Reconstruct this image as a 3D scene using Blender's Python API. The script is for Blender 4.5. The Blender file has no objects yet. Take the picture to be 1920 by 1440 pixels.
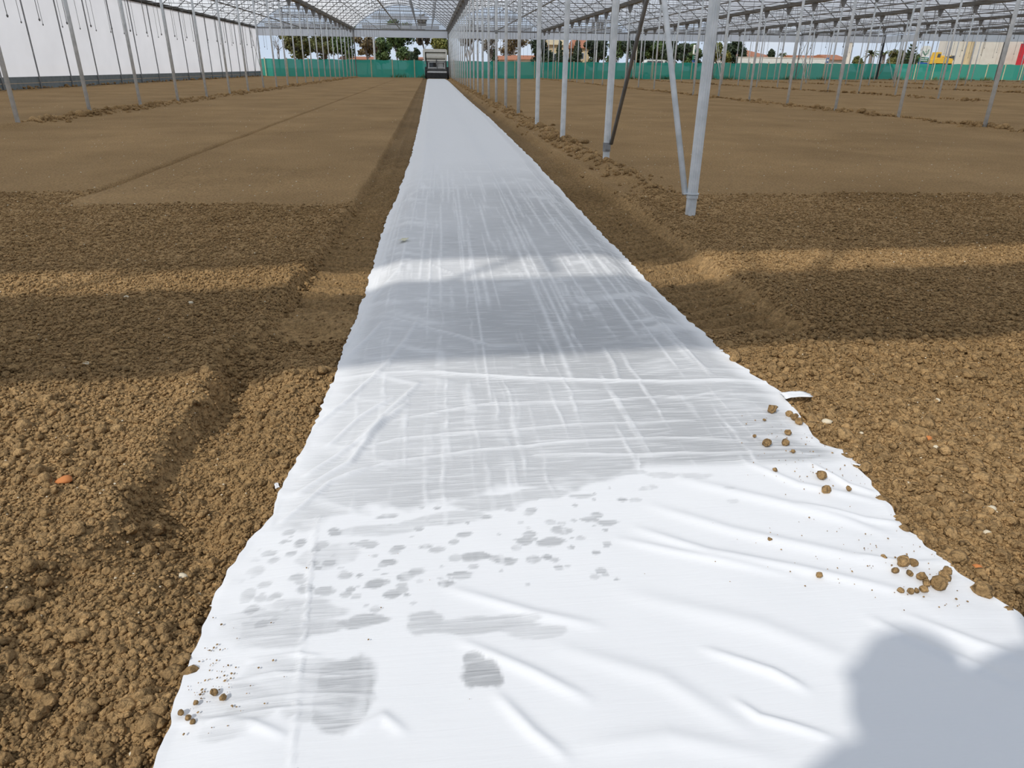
import bpy, bmesh, math, random
import numpy as np
from mathutils import Vector, Matrix

scene = bpy.context.scene
C = scene.collection
rng = np.random.default_rng(7)
random.seed(7)

# ------------------------------------------------------------------ camera
FPX, PITCH, YAW, ROLL, CH = 1303.3, math.radians(24.47), math.radians(6.47), math.radians(0.677), 1.071
_f = np.array([math.sin(YAW) * math.cos(PITCH), math.cos(YAW) * math.cos(PITCH), -math.sin(PITCH)])
_r0 = np.array([math.cos(YAW), -math.sin(YAW), 0.0])
_u0 = np.cross(_r0, _f)
_r = _r0 * math.cos(ROLL) + _u0 * math.sin(ROLL)
_u = -_r0 * math.sin(ROLL) + _u0 * math.cos(ROLL)
_c = np.array([0, 0, CH])
cam_d = bpy.data.cameras.new('camera')
cam_d.sensor_fit = 'HORIZONTAL'; cam_d.sensor_width = 36.0
cam_d.lens = 36.0 * FPX / 1920.0
cam_d.clip_start = 0.01; cam_d.clip_end = 2000
cam = bpy.data.objects.new('camera', cam_d); C.objects.link(cam)
m = Matrix(((_r[0], _u[0], -_f[0], 0), (_r[1], _u[1], -_f[1], 0), (_r[2], _u[2], -_f[2], CH), (0, 0, 0, 1)))
cam.matrix_world = m
scene.camera = cam

# ------------------------------------------------------------------ light
SUN_EL, SUN_AZ = math.radians(41), math.radians(42)          # light travels towards +Y, +X
world = bpy.data.worlds.new('world'); scene.world = world
world.use_nodes = True
wn = world.node_tree.nodes; wl = world.node_tree.links
bg = wn['Background']
tcw = wn.new('ShaderNodeTexCoord'); sep = wn.new('ShaderNodeSeparateXYZ'); wl.new(tcw.outputs['Generated'], sep.inputs[0])
ramp = wn.new('ShaderNodeValToRGB'); cr_ = ramp.color_ramp
cr_.elements[0].position = 0.0; cr_.elements[0].color = (0.66, 0.77, 0.92, 1)
cr_.elements[1].position = 0.9; cr_.elements[1].color = (0.30, 0.38, 0.53, 1)
e_ = cr_.elements.new(0.18); e_.color = (0.52, 0.64, 0.84, 1)
wl.new(sep.outputs['Z'], ramp.inputs[0])
cld = wn.new('ShaderNodeTexNoise'); cld.inputs['Scale'].default_value = 2.6; cld.inputs['Detail'].default_value = 6; cld.inputs['Roughness'].default_value = 0.6
mpw = wn.new('ShaderNodeMapping'); mpw.inputs['Scale'].default_value = (1, 1, 3.2); wl.new(tcw.outputs['Generated'], mpw.inputs[0]); wl.new(mpw.outputs[0], cld.inputs['Vector'])
cmr = wn.new('ShaderNodeMapRange'); cmr.inputs[1].default_value = 0.48; cmr.inputs[2].default_value = 0.72; cmr.inputs[4].default_value = 0.75; wl.new(cld.outputs['Fac'], cmr.inputs[0])
cmx = wn.new('ShaderNodeMix'); cmx.data_type = 'RGBA'; cmx.inputs[7].default_value = (0.86, 0.89, 0.93, 1)
wl.new(cmr.outputs[0], cmx.inputs[0]); wl.new(ramp.outputs[0], cmx.inputs[6]); wl.new(cmx.outputs[2], bg.inputs[0])
bg.inputs[1].default_value = 1.0
sun_d = bpy.data.lights.new('sun', 'SUN'); sun_d.energy = 2.75; sun_d.angle = math.radians(0.9)
sun_d.color = (1.0, 0.96, 0.90)
sun = bpy.data.objects.new('sun', sun_d); C.objects.link(sun)
ldir = Vector((math.sin(SUN_AZ) * math.cos(SUN_EL), math.cos(SUN_AZ) * math.cos(SUN_EL), -math.sin(SUN_EL)))
sun.rotation_euler = ldir.to_track_quat('-Z', 'Y').to_euler()
sun.location = (-30, -30, 40)
vs = scene.view_settings
vs.view_transform = 'Standard'; vs.look = 'None'; vs.exposure = -0.13; vs.gamma = 1.0; vs.use_curve_mapping = False
scene.cycles.max_bounces = 10
scene.cycles.transparent_max_bounces = 24
scene.cycles.diffuse_bounces = 4

# ------------------------------------------------------------------ measures
X0, Y0, SP, BW, ZG = 2.059, 5.502, 3.0, 9.6, 4.456      # first post, post spacing, bay width, gutter height
NP = 26
YE = Y0 + SP * 25                                        # far gable
YG = 0.0                                                 # near gable, over the camera
RISE = 2.15

def gz(x):
    return 0.0065 * np.maximum(0.0, np.asarray(x, float) - 12.0)
def gzf(x):
    return 0.0065 * max(0.0, x - 12.0)
def rowx(k):
    return X0 + BW * k
def yend(bay):
    return YE if bay <= 4 else YE - 6.0

def ray(px, py):
    return _f + _r * (px - 960) / FPX - _u * (py - 720) / FPX
def gr(px, py, z=0.0):
    d = ray(px, py); return _c + d * ((z - CH) / d[2])
def at(px, py, Y):
    d = ray(px, py); return _c + d * (Y / d[1])
def proj(x, y, z):
    vx, vy, vz = x, y, z - CH
    d = vx * _f[0] + vy * _f[1] + vz * _f[2]
    d = np.where(d < 0.02, 0.02, d)
    return (960 + FPX * (vx * _r[0] + vy * _r[1] + vz * _r[2]) / d, 720 - FPX * (vx * _u[0] + vy * _u[1] + vz * _u[2]) / d)

# ------------------------------------------------------------------ noise
_tab = np.random.default_rng(3).random((256, 256))
def vnoise(x, y, seed=0):
    x = np.asarray(x, float) + seed * 17.31; y = np.asarray(y, float) + seed * 9.77
    ix = np.floor(x).astype(int); iy = np.floor(y).astype(int)
    fx = x - ix; fy = y - iy
    fx = fx * fx * (3 - 2 * fx); fy = fy * fy * (3 - 2 * fy)
    a = _tab[ix & 255, iy & 255]; b = _tab[(ix + 1) & 255, iy & 255]
    c = _tab[ix & 255, (iy + 1) & 255]; d = _tab[(ix + 1) & 255, (iy + 1) & 255]
    return (a * (1 - fx) + b * fx) * (1 - fy) + (c * (1 - fx) + d * fx) * fy
def fbm(x, y, seed=0, octv=4):
    s = 0; a = 0.5
    for i in range(octv):
        s = s + a * vnoise(x * 2 ** i, y * 2 ** i, seed + i * 3); a *= 0.5
    return s / (1 - 0.5 ** octv) - 0.5
def sst(a, b, x):
    t = np.clip((x - a) / (b - a), 0, 1); return t * t * (3 - 2 * t)

# ------------------------------------------------------------------ materials
def mat(name, color, rough=0.6, metal=0.0, noise=None, bump=None, spec=0.5):
    """noise=(scale, second colour); bump=(scale, strength)"""
    M = bpy.data.materials.new(name); M.use_nodes = True
    n = M.node_tree.nodes; l = M.node_tree.links
    b = n['Principled BSDF']
    b.inputs['Roughness'].default_value = rough; b.inputs['Metallic'].default_value = metal
    b.inputs['Specular IOR Level'].default_value = spec
    b.inputs['Base Color'].default_value = (*color, 1)
    tc = n.new('ShaderNodeTexCoord')
    if noise:
        t = n.new('ShaderNodeTexNoise'); t.inputs['Scale'].default_value = noise[0]; t.inputs['Detail'].default_value = 5
        l.new(tc.outputs['Object'], t.inputs['Vector'])
        r = n.new('ShaderNodeMix'); r.data_type = 'RGBA'
        r.inputs[6].default_value = (*color, 1); r.inputs[7].default_value = (*noise[1], 1)
        mp = n.new('ShaderNodeMapRange'); mp.inputs[1].default_value = 0.35; mp.inputs[2].default_value = 0.65
        l.new(t.outputs['Fac'], mp.inputs[0]); l.new(mp.outputs[0], r.inputs[0]); l.new(r.outputs[2], b.inputs['Base Color'])
    if bump:
        t2 = n.new('ShaderNodeTexNoise'); t2.inputs['Scale'].default_value = bump[0]; t2.inputs['Detail'].default_value = 4
        l.new(tc.outputs['Object'], t2.inputs['Vector'])
        bp = n.new('ShaderNodeBump'); bp.inputs['Strength'].default_value = bump[1]; bp.inputs['Distance'].default_value = 0.02
        l.new(t2.outputs['Fac'], bp.inputs['Height']); l.new(bp.outputs[0], b.inputs['Normal'])
    return M

def soil_mat():
    M = bpy.data.materials.new('soil'); M.use_nodes = True
    n = M.node_tree.nodes; l = M.node_tree.links; b = n['Principled BSDF']
    b.inputs['Roughness'].default_value = 0.95; b.inputs['Specular IOR Level'].default_value = 0.15
    geo = n.new('ShaderNodeNewGeometry')
    a = n.new('ShaderNodeTexNoise'); a.inputs['Scale'].default_value = 0.55; a.inputs['Detail'].default_value = 5; a.inputs['Roughness'].default_value = 0.62
    f = n.new('ShaderNodeTexNoise'); f.inputs['Scale'].default_value = 48; f.inputs['Detail'].default_value = 5; f.inputs['Roughness'].default_value = 0.7
    v = n.new('ShaderNodeTexVoronoi'); v.inputs['Scale'].default_value = 70
    for q in (a, f, v): l.new(geo.outputs['Position'], q.inputs['Vector'])
    oi = n.new('ShaderNodeObjectInfo')
    r1 = n.new('ShaderNodeValToRGB'); r1.color_ramp.elements[0].position = 0.3; r1.color_ramp.elements[1].position = 0.72
    r1.color_ramp.elements[0].color = (0.330, 0.208, 0.092, 1); r1.color_ramp.elements[1].color = (0.475, 0.307, 0.144, 1)
    l.new(a.outputs['Fac'], r1.inputs[0])
    r2 = n.new('ShaderNodeMapRange'); r2.inputs[1].default_value = 0.3; r2.inputs[2].default_value = 0.7; r2.inputs[3].default_value = 0.52; r2.inputs[4].default_value = 1.42
    l.new(f.outputs['Fac'], r2.inputs[0])
    r3 = n.new('ShaderNodeMapRange'); r3.inputs[3].default_value = 0.84; r3.inputs[4].default_value = 1.16
    l.new(oi.outputs['Random'], r3.inputs[0])
    mu = n.new('ShaderNodeMath'); mu.operation = 'MULTIPLY'; l.new(r2.outputs[0], mu.inputs[0]); l.new(r3.outputs[0], mu.inputs[1])
    mo = n.new('ShaderNodeAttribute'); mo.attribute_name = 'moist_and_dim'
    sb = n.new('ShaderNodeMath'); sb.operation = 'SUBTRACT'; sb.inputs[0].default_value = 1.0; l.new(mo.outputs['Fac'], sb.inputs[1])
    mu2 = n.new('ShaderNodeMath'); mu2.operation = 'MULTIPLY'; l.new(mu.outputs[0], mu2.inputs[0]); l.new(sb.outputs[0], mu2.inputs[1])
    vm = n.new('ShaderNodeVectorMath'); vm.operation = 'SCALE'; l.new(r1.outputs[0], vm.inputs[0]); l.new(mu2.outputs[0], vm.inputs['Scale'])
    l.new(vm.outputs[0], b.inputs['Base Color'])
    ad0 = n.new('ShaderNodeMath'); ad0.operation = 'MULTIPLY_ADD'; ad0.inputs[1].default_value = -0.8
    l.new(v.outputs['Distance'], ad0.inputs[0]); l.new(f.outputs['Fac'], ad0.inputs[2])
    g = n.new('ShaderNodeTexNoise'); g.inputs['Scale'].default_value = 13; g.inputs['Detail'].default_value = 4; g.inputs['Roughness'].default_value = 0.75
    l.new(geo.outputs['Position'], g.inputs['Vector'])
    ad = n.new('ShaderNodeMath'); ad.operation = 'MULTIPLY_ADD'; ad.inputs[1].default_value = 2.2
    l.new(g.outputs['Fac'], ad.inputs[0]); l.new(ad0.outputs[0], ad.inputs[2])
    bp = n.new('ShaderNodeBump'); bp.inputs['Strength'].default_value = 1.0; bp.inputs['Distance'].default_value = 0.016
    l.new(ad.outputs[0], bp.inputs['Height']); l.new(bp.outputs[0], b.inputs['Normal'])
    return M

def film_mat(name, color, transparent, translucent, tint=(1, 1, 1)):
    M = bpy.data.materials.new(name); M.use_nodes = True
    n = M.node_tree.nodes; l = M.node_tree.links; n.remove(n['Principled BSDF'])
    out = n['Material Output']
    d = n.new('ShaderNodeBsdfDiffuse'); d.inputs[0].default_value = (*color, 1)
    t = n.new('ShaderNodeBsdfTranslucent'); t.inputs[0].default_value = (*color, 1)
    tc = n.new('ShaderNodeTexCoord'); ns = n.new('ShaderNodeTexNoise'); ns.inputs['Scale'].default_value = 0.6; ns.inputs['Detail'].default_value = 4
    l.new(tc.outputs['Object'], ns.inputs['Vector'])
    mp = n.new('ShaderNodeMapRange'); mp.inputs[3].default_value = 0.9; mp.inputs[4].default_value = 1.08
    l.new(ns.outputs['Fac'], mp.inputs[0])
    vm = n.new('ShaderNodeVectorMath'); vm.operation = 'SCALE'; vm.inputs[0].default_value = color
    l.new(mp.outputs[0], vm.inputs['Scale']); l.new(vm.outputs[0], t.inputs[0]); l.new(vm.outputs[0], d.inputs[0])
    m1 = n.new('ShaderNodeMixShader'); m1.inputs[0].default_value = translucent
    l.new(d.outputs[0], m1.inputs[1]); l.new(t.outputs[0], m1.inputs[2])
    p = n.new('ShaderNodeBsdfTransparent'); p.inputs[0].default_value = (*tint, 1)
    m2 = n.new('ShaderNodeMixShader'); m2.inputs[0].default_value = transparent
    l.new(m1.outputs[0], m2.inputs[1]); l.new(p.outputs[0], m2.inputs[2]); l.new(m2.outputs[0], out.inputs[0])
    return M

def fleece_mat():
    M = bpy.data.materials.new('white_fleece'); M.use_nodes = True
    n = M.node_tree.nodes; l = M.node_tree.links; b = n['Principled BSDF']
    b.inputs['Roughness'].default_value = 0.75; b.inputs['Specular IOR Level'].default_value = 0.25
    at_ = n.new('ShaderNodeAttribute'); at_.attribute_name = 'damp'
    tc = n.new('ShaderNodeTexCoord')
    mpn = n.new('ShaderNodeMapping'); mpn.inputs['Scale'].default_value = (7, 95, 7)
    l.new(tc.outputs['Object'], mpn.inputs['Vector'])
    wn_ = n.new('ShaderNodeTexNoise'); wn_.inputs['Scale'].default_value = 1.0; wn_.inputs['Detail'].default_value = 4; wn_.inputs['Distortion'].default_value = 0.6
    l.new(mpn.outputs[0], wn_.inputs['Vector'])
    fine = n.new('ShaderNodeTexNoise'); fine.inputs['Scale'].default_value = 60; fine.inputs['Detail'].default_value = 3
    l.new(tc.outputs['Object'], fine.inputs['Vector'])
    # fine dry wrinkles break up the damp areas
    w2 = n.new('ShaderNodeMapRange'); w2.inputs[1].default_value = 0.5; w2.inputs[2].default_value = 0.68; w2.inputs[3].default_value = 1.0; w2.inputs[4].default_value = 0.55
    l.new(wn_.outputs['Fac'], w2.inputs[0])
    mu = n.new('ShaderNodeMath'); mu.operation = 'MULTIPLY'; l.new(at_.outputs['Fac'], mu.inputs[0]); l.new(w2.outputs[0], mu.inputs[1])
    mx = n.new('ShaderNodeMix'); mx.data_type = 'RGBA'
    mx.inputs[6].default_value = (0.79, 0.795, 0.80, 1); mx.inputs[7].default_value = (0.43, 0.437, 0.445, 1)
    l.new(mu.outputs[0], mx.inputs[0]); l.new(mx.outputs[2], b.inputs['Base Color'])
    bs = n.new('ShaderNodeMath'); bs.operation = 'MULTIPLY_ADD'; bs.inputs[1].default_value = 0.8; bs.inputs[2].default_value = 0.12
    l.new(at_.outputs['Fac'], bs.inputs[0])
    ad = n.new('ShaderNodeMath'); ad.operation = 'MULTIPLY_ADD'; ad.inputs[1].default_value = 0.12
    l.new(fine.outputs['Fac'], ad.inputs[0]); l.new(wn_.outputs['Fac'], ad.inputs[2])
    bp = n.new('ShaderNodeBump'); bp.inputs['Distance'].default_value = 0.006
    l.new(bs.outputs[0], bp.inputs['Strength']); l.new(ad.outputs[0], bp.inputs['Height']); l.new(bp.outputs[0], b.inputs['Normal'])
    return M

M_SOIL = soil_mat()
M_GALV = mat('galvanised_steel', (0.56, 0.60, 0.62), 0.45, 0.1, (9, (0.72, 0.75, 0.77)), None)
M_DARK = mat('weathered_steel', (0.20, 0.205, 0.21), 0.6, 0.4, (6, (0.28, 0.285, 0.29)))
M_GUT = mat('gutter_steel', (0.16, 0.16, 0.155), 0.65, 0.3, (3, (0.22, 0.22, 0.21)))
M_FILM = film_mat('roof_film', (0.96, 0.96, 0.945), 0.05, 0.86)
M_WALLF = film_mat('wall_film', (0.92, 0.93, 0.95), 0.03, 0.80)
M_BAND = film_mat('gable_film', (0.95, 0.965, 0.98), 0.05, 0.82)
M_FLEECE = fleece_mat()
M_PIPE = mat('grey_plastic_pipe', (0.12, 0.12, 0.12), 0.55, 0, (12, (0.17, 0.17, 0.17)))
M_NET = film_mat('green_shade_net', (0.060, 0.46, 0.345), 0.05, 0.55)
M_WOOD = mat('pale_wood', (0.50, 0.44, 0.28), 0.8, 0, (14, (0.62, 0.57, 0.40)))
M_BOARD = mat('grey_skirting_board', (0.16, 0.19, 0.20), 0.8, 0, (5, (0.21, 0.24, 0.25)))
M_WHITE = mat('white_paint', (0.80, 0.80, 0.74), 0.5, 0, (5, (0.72, 0.72, 0.66)))
M_CREAM = mat('cream_cladding', (0.74, 0.70, 0.60), 0.8, 0, (1.5, (0.68, 0.63, 0.53)))
M_BLACK = mat('black_rubber', (0.015, 0.015, 0.016), 0.7, 0, (8, (0.03, 0.03, 0.03)))
M_DGREY = mat('dark_grey_metal', (0.07, 0.075, 0.075), 0.6, 0.2, (8, (0.12, 0.12, 0.12)))
M_LGREY = mat('light_grey_metal', (0.55, 0.56, 0.55), 0.5, 0.2, (8, (0.45, 0.46, 0.46)))
M_GLASS = mat('dark_glass', (0.05, 0.06, 0.07), 0.08, 0, (2, (0.08, 0.09, 0.1)))
M_BARK = mat('bark', (0.10, 0.08, 0.06), 0.9, 0, (6, (0.16, 0.13, 0.10)), (14, 0.5))
M_BARKG = mat('grey_bark', (0.22, 0.19, 0.17), 0.9, 0, (6, (0.30, 0.27, 0.24)), (14, 0.5))
M_TILE = mat('terracotta_tiles', (0.50, 0.20, 0.10), 0.85, 0, (4, (0.40, 0.17, 0.09)))
M_TAN = mat('tan_render', (0.62, 0.50, 0.30), 0.9, 0, (1.2, (0.56, 0.44, 0.26)))
M_PALE = mat('pale_render', (0.78, 0.72, 0.62), 0.9, 0, (1.2, (0.7, 0.65, 0.56)))
M_YEL = mat('yellow_paint', (0.85, 0.52, 0.06), 0.45, 0, (3, (0.75, 0.45, 0.05)))
M_RED = mat('red_sign', (0.62, 0.03, 0.04), 0.5, 0, (3, (0.55, 0.03, 0.04)))
M_BLUE = mat('blue_sign', (0.03, 0.12, 0.40), 0.5, 0, (3, (0.03, 0.10, 0.33)))
M_SGREEN = mat('green_sign', (0.02, 0.17, 0.10), 0.5, 0, (3, (0.02, 0.14, 0.09)))
M_PEB = mat('pale_pebble', (0.62, 0.52, 0.36), 0.8, 0, (60, (0.72, 0.64, 0.48)))
M_PEBG = mat('grey_pebble', (0.30, 0.31, 0.30), 0.8, 0, (60, (0.38, 0.38, 0.37)))
M_SHARD = mat('orange_terracotta', (0.66, 0.25, 0.07), 0.85, 0, (50, (0.5, 0.17, 0.05)))
M_SCRAP = mat('yellowed_scrap', (0.70, 0.68, 0.50), 0.7, 0, (20, (0.6, 0.57, 0.4)))
def leaf(name, c, c2):
    M = film_mat(name, c, 0.0, 0.3)
    return M
LEAFS = {
    'olive': mat('olive_leaves', (0.085, 0.105, 0.028), 0.7, 0, (1.3, (0.16, 0.15, 0.04))),
    'green': mat('green_leaves', (0.06, 0.105, 0.03), 0.7, 0, (1.3, (0.11, 0.16, 0.045))),
    'dark': mat('dark_leaves', (0.022, 0.040, 0.020), 0.7, 0, (1.3, (0.045, 0.065, 0.025))),
    'brown': mat('brown_leaves', (0.16, 0.11, 0.05), 0.8, 0, (1.3, (0.22, 0.17, 0.08))),
    'grey': mat('grey_leaves', (0.15, 0.13, 0.10), 0.8, 0, (1.3, (0.20, 0.18, 0.14))),
    'yellow': mat('yellow_green_leaves', (0.20, 0.18, 0.03), 0.7, 0, (1.3, (0.12, 0.14, 0.03))),
    'palm': mat('palm_fronds', (0.09, 0.12, 0.04), 0.7, 0, (1.3, (0.15, 0.16, 0.06))),
}

# ------------------------------------------------------------------ mesh builder
class MB:
    def __init__(s): s.v = []; s.f = []
    def add(s, v, f):
        o = len(s.v); s.v += [tuple(map(float, p)) for p in v]; s.f += [tuple(i + o for i in q) for q in f]; return s
    def box(s, x0, x1, y0, y1, z0, z1):
        v = [(x0, y0, z0), (x1, y0, z0), (x1, y1, z0), (x0, y1, z0), (x0, y0, z1), (x1, y0, z1), (x1, y1, z1), (x0, y1, z1)]
        return s.add(v, [(0, 3, 2, 1), (4, 5, 6, 7), (0, 1, 5, 4), (1, 2, 6, 5), (2, 3, 7, 6), (3, 0, 4, 7)])
    def tube(s, pts, r, n=8, cap=True):
        pts = [Vector(p) for p in pts]; rs = r if isinstance(r, (list, tuple)) else [r] * len(pts)
        rings = []
        for i, p in enumerate(pts):
            d = (pts[min(i + 1, len(pts) - 1)] - pts[max(i - 1, 0)]).normalized()
            a = Vector((0, 0, 1)) if abs(d.z) < 0.9 else Vector((1, 0, 0))
            e1 = d.cross(a).normalized(); e2 = d.cross(e1)
            rings.append([p + (e1 * math.cos(2 * math.pi * j / n) + e2 * math.sin(2 * math.pi * j / n)) * rs[i] for j in range(n)])
        v = [q for R in rings for q in R]; f = []
        for i in range(len(pts) - 1):
            for j in range(n):
                f.append((i * n + j, i * n + (j + 1) % n, (i + 1) * n + (j + 1) % n, (i + 1) * n + j))
        if cap: f += [tuple(range(n - 1, -1, -1)), tuple((len(pts) - 1) * n + j for j in range(n))]
        return s.add(v, f)
    def prism(s, poly, y0, y1):                      # poly in x,z extruded along y
        n = len(poly); v = [(x, y0, z) for x, z in poly] + [(x, y1, z) for x, z in poly]
        f = [tuple(range(n)), tuple(range(2 * n - 1, n - 1, -1))] + [(i, i + n, (i + 1) % n + n, (i + 1) % n) for i in range(n)]
        return s.add(v, f)
    def mesh(s, name, m, smooth=False):
        me = bpy.data.meshes.new(name); me.from_pydata(s.v, [], s.f); me.materials.append(m)
        if smooth: me.polygons.foreach_set('use_smooth', [True] * len(me.polygons))
        me.update(); return me
    def build(s, name, m, parent=None, loc=(0, 0, 0), smooth=False):
        return inst(name, s.mesh(name, m, smooth), parent, loc)

def inst(name, me, parent=None, loc=(0, 0, 0), rz=0.0):
    o = bpy.data.objects.new(name, me); C.objects.link(o); o.location = loc; o.rotation_euler = (0, 0, rz)
    if parent is not None: o.parent = parent
    return o
def empty(name, loc=(0, 0, 0), rz=0.0):
    o = bpy.data.objects.new(name, None); C.objects.link(o); o.location = loc; o.rotation_euler = (0, 0, rz); o.empty_display_size = 0.2
    return o
def tag(o, label=None, cat=None, group=None, kind=None):
    if label: o['label'] = label
    if cat: o['category'] = cat
    if group: o['group'] = group
    if kind: o['kind'] = kind
    return o
def grid_mesh(name, X, Y, Z, m, smooth=True):
    """X,Y,Z: (rows, cols)"""
    R_, K = X.shape
    me = bpy.data.meshes.new(name)
    co = np.stack([X, Y, Z], -1).reshape(-1, 3).astype(np.float32)
    idx = np.arange(R_ * K).reshape(R_, K)
    q = np.stack([idx[:-1, :-1], idx[:-1, 1:], idx[1:, 1:], idx[1:, :-1]], -1).reshape(-1, 4).astype(np.int32)
    me.vertices.add(len(co)); me.vertices.foreach_set('co', co.ravel())
    me.loops.add(q.size); me.loops.foreach_set('vertex_index', q.ravel())
    me.polygons.add(len(q)); me.polygons.foreach_set('loop_start', np.arange(0, q.size, 4, dtype=np.int32))
    me.polygons.foreach_set('use_smooth', np.full(len(q), smooth))
    me.materials.append(m); me.update(calc_edges=True); me.validate()
    return me
ORD = ['first', 'second', 'third', 'fourth', 'fifth', 'sixth', 'seventh', 'eighth', 'ninth', 'tenth', 'eleventh', 'twelfth', 'thirteenth',
       'fourteenth', 'fifteenth', 'sixteenth', 'seventeenth', 'eighteenth', 'nineteenth', 'twentieth', 'twenty-first', 'twenty-second',
       'twenty-third', 'twenty-fourth', 'twenty-fifth', 'twenty-sixth', 'twenty-seventh', 'twenty-eighth', 'twenty-ninth', 'thirtieth']

# ------------------------------------------------------------------ sheet outline and soil relief
def curve(pix):
    p = np.array([gr(*q)[:2] for q in pix]); o = np.argsort(p[:, 1]); p = p[o]
    return p[:, 1], p[:, 0]
LY, LX = curve([(262, 1530), (290, 1440), (345, 1290), (365, 1230), (410, 1110), (470, 1020), (512, 970), (520, 930), (555, 870), (580, 830),
                (600, 775), (635, 680), (660, 600), (680, 550), (700, 480), (725, 400), (740, 370), (770, 290), (785, 230), (795, 180), (800, 152)])
RY, RX = curve([(2020, 1240), (1920, 1165), (1800, 1085), (1765, 1055), (1690, 990), (1640, 920), (1585, 850), (1535, 835), (1500, 790), (1470, 745), (1390, 690),
                (1300, 600), (1250, 550), (1160, 460), (1100, 400), (1000, 295), (920, 220), (880, 187), (842, 152)])
TY, TX = curve([(0, 1215), (170, 1010), (240, 960), (320, 830), (380, 760), (420, 690), (450, 640), (500, 610), (560, 520), (650, 400), (700, 320), (750, 230)])
def edgeL(y): return np.interp(y, LY, LX) + 0.012 * (vnoise(y * 9, y * 0, 5) - 0.5) * np.clip(y / 3, 0.4, 1.6) + 0.016 * (vnoise(y * 38, y * 0, 6) - 0.5)
def edgeR(y): return np.interp(y, RY, RX) + 0.012 * (vnoise(y * 9, y * 0, 8) - 0.5) * np.clip(y / 3, 0.4, 1.6) + 0.016 * (vnoise(y * 30, y * 0, 9) - 0.5)
def bankL(y): return np.interp(y, TY, TX)
def bankR(y): return np.interp(y, [0, 2.8, 4.2, 5.2, 8, 12, 80], [1.74, 1.72, 1.68, 1.72, 1.69, 1.70, 1.80])
BEDC = 0.0
def sheet_z(x, y):
    l = edgeL(y); r_ = edgeR(y)
    e = np.minimum(x - l, r_ - x)
    drop = 0.045 * sst(2.2, 3.6, y) + 0.012
    z = 0.022 - drop * (1 - sst(0.0, 0.20, e))
    z = z + 0.010 * fbm(x * 1.6, y * 1.6, 21, 3) + 0.004 * fbm(x * 6, y * 6, 23, 2)
    return z
def rough_mask(x, y):
    yb = np.where(x < 0.5, np.where(x < -3.08, 6.95, 6.2), 6.45) + 0.35 * fbm(x * 1.5, y * 0 + 2, 31, 3)
    return 1 - sst(-0.12, 0.12, y - yb)
def ground_z(x, y):
    x = np.asarray(x, float); y = np.asarray(y, float)
    R_ = rough_mask(x, y)
    near = 1 - sst(2.4, 3.3, y)
    z = gz(x)
    cl = np.abs(vnoise(x * 17, y * 17, 41) - 0.5) * 2
    z = z + R_ * (0.050 * fbm(x * 2.1, y * 2.1, 33, 3) + (0.018 + 0.016 * near) * fbm(x * 9, y * 9, 35, 3) + 0.014 * (0.5 - cl) * (0.5 + 0.5 * near))
    z = z + (1 - R_) * (0.020 * fbm(x * 0.9, y * 0.9, 37, 3) + 0.006 * fbm(x * 8, y * 8, 38, 2))
    # wheel track on the near bank side, with a broken edge close by
    bl = bankL(y) + near * 0.26 * fbm(y * 3.4, x * 0 + 1, 51, 3) + 0.03 * fbm(y * 5, x * 0, 52, 2)
    inside = sst(-0.015, 0.045, x - bl) * (x < 0.6)
    lump = np.where(near > 0, 0.1 + 1.7 * vnoise(y * 3.2, x * 3, 54), 1)
    depth = 0.062 * (1 + 0.35 * near) * np.clip(lump, 0.2, 1.45)
    rib = 0.024 * np.sin(2 * np.pi * (y + 0.25 * x) / 0.135) * sst(2.8, 3.6, y) * (1 - sst(9, 20, y))
    rise = near * 0.055 * sst(0.10, 0.30, x - bl)
    mid = 0.022 * np.exp(-((x - (bl + edgeL(y)) * 0.5) / 0.045) ** 2) * sst(4, 9, y)
    z = z + inside * (-depth + rib + rise + mid)
    z = z + 0.022 * np.exp(-((x - bl + 0.05) / 0.06) ** 2) * (x < 0.6) * (1 - sst(5, 9, y))
    # track between the sheet and the posts
    br = bankR(y) + 0.03 * fbm(y * 4, x * 0 + 3, 55, 2)
    ins2 = sst(-0.05, 0.10, br - x) * (x > 0.6) * sst(2.55, 3.0, y + 0.3 * (x - 1.6))
    rib2 = 0.026 * np.sin(2 * np.pi * (y - 0.35 * x) / 0.14) * (1 - sst(9, 20, y))
    z = z + ins2 * (-0.085 + rib2) + 0.02 * np.exp(-((x - br - 0.05) / 0.07) ** 2) * (x > 0.6) * sst(2.6, 3.2, y)
    z = z + 0.05 * np.exp(-((x - 1.55) / 0.18) ** 2) * near * (0.4 + fbm(y * 2.5, x * 2.5, 57, 2))
    # ridges of clods along the post rows
    for k in range(-2, 8):
        xc = rowx(k); st = sst(5.6, 6.8, y) if k == 0 else 1.0
        w = 0.16 if k else 0.13
        z = z + (0.05 + 0.05 * vnoise(y * 1.7, y * 0 + k, 61)) * np.exp(-((x - xc) / w) ** 2) * st * (0.8 + 0.6 * fbm(x * 7, y * 7, 63, 2))
    # furrows on the raked beds
    z = z - 0.06 * np.exp(-((x + 3.10 + 0.03 * fbm(y * .7, x * 0, 66, 2)) / 0.035) ** 2) * sst(6.7, 7.0, y) * (1 - 0.5 * sst(30, 60, y))
    z = z - 0.008 * np.exp(-((x + 2.55) / 0.10) ** 2) * sst(6.7, 8, y)
    for xf in (-11.9, -13.0, 6.6, 16.5, 26):
        z = z - 0.03 * np.exp(-((x - xf) / 0.35) ** 2) * sst(8, 9, y)
    # under the sheet
    ins = np.minimum(x - edgeL(y), edgeR(y) - x)
    zs = sheet_z(x, y) - 0.014
    k_ = sst(-0.03, 0.015, ins) * (y < 76)
    z = z * (1 - k_) + np.minimum(z, zs) * k_
    return z

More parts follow.
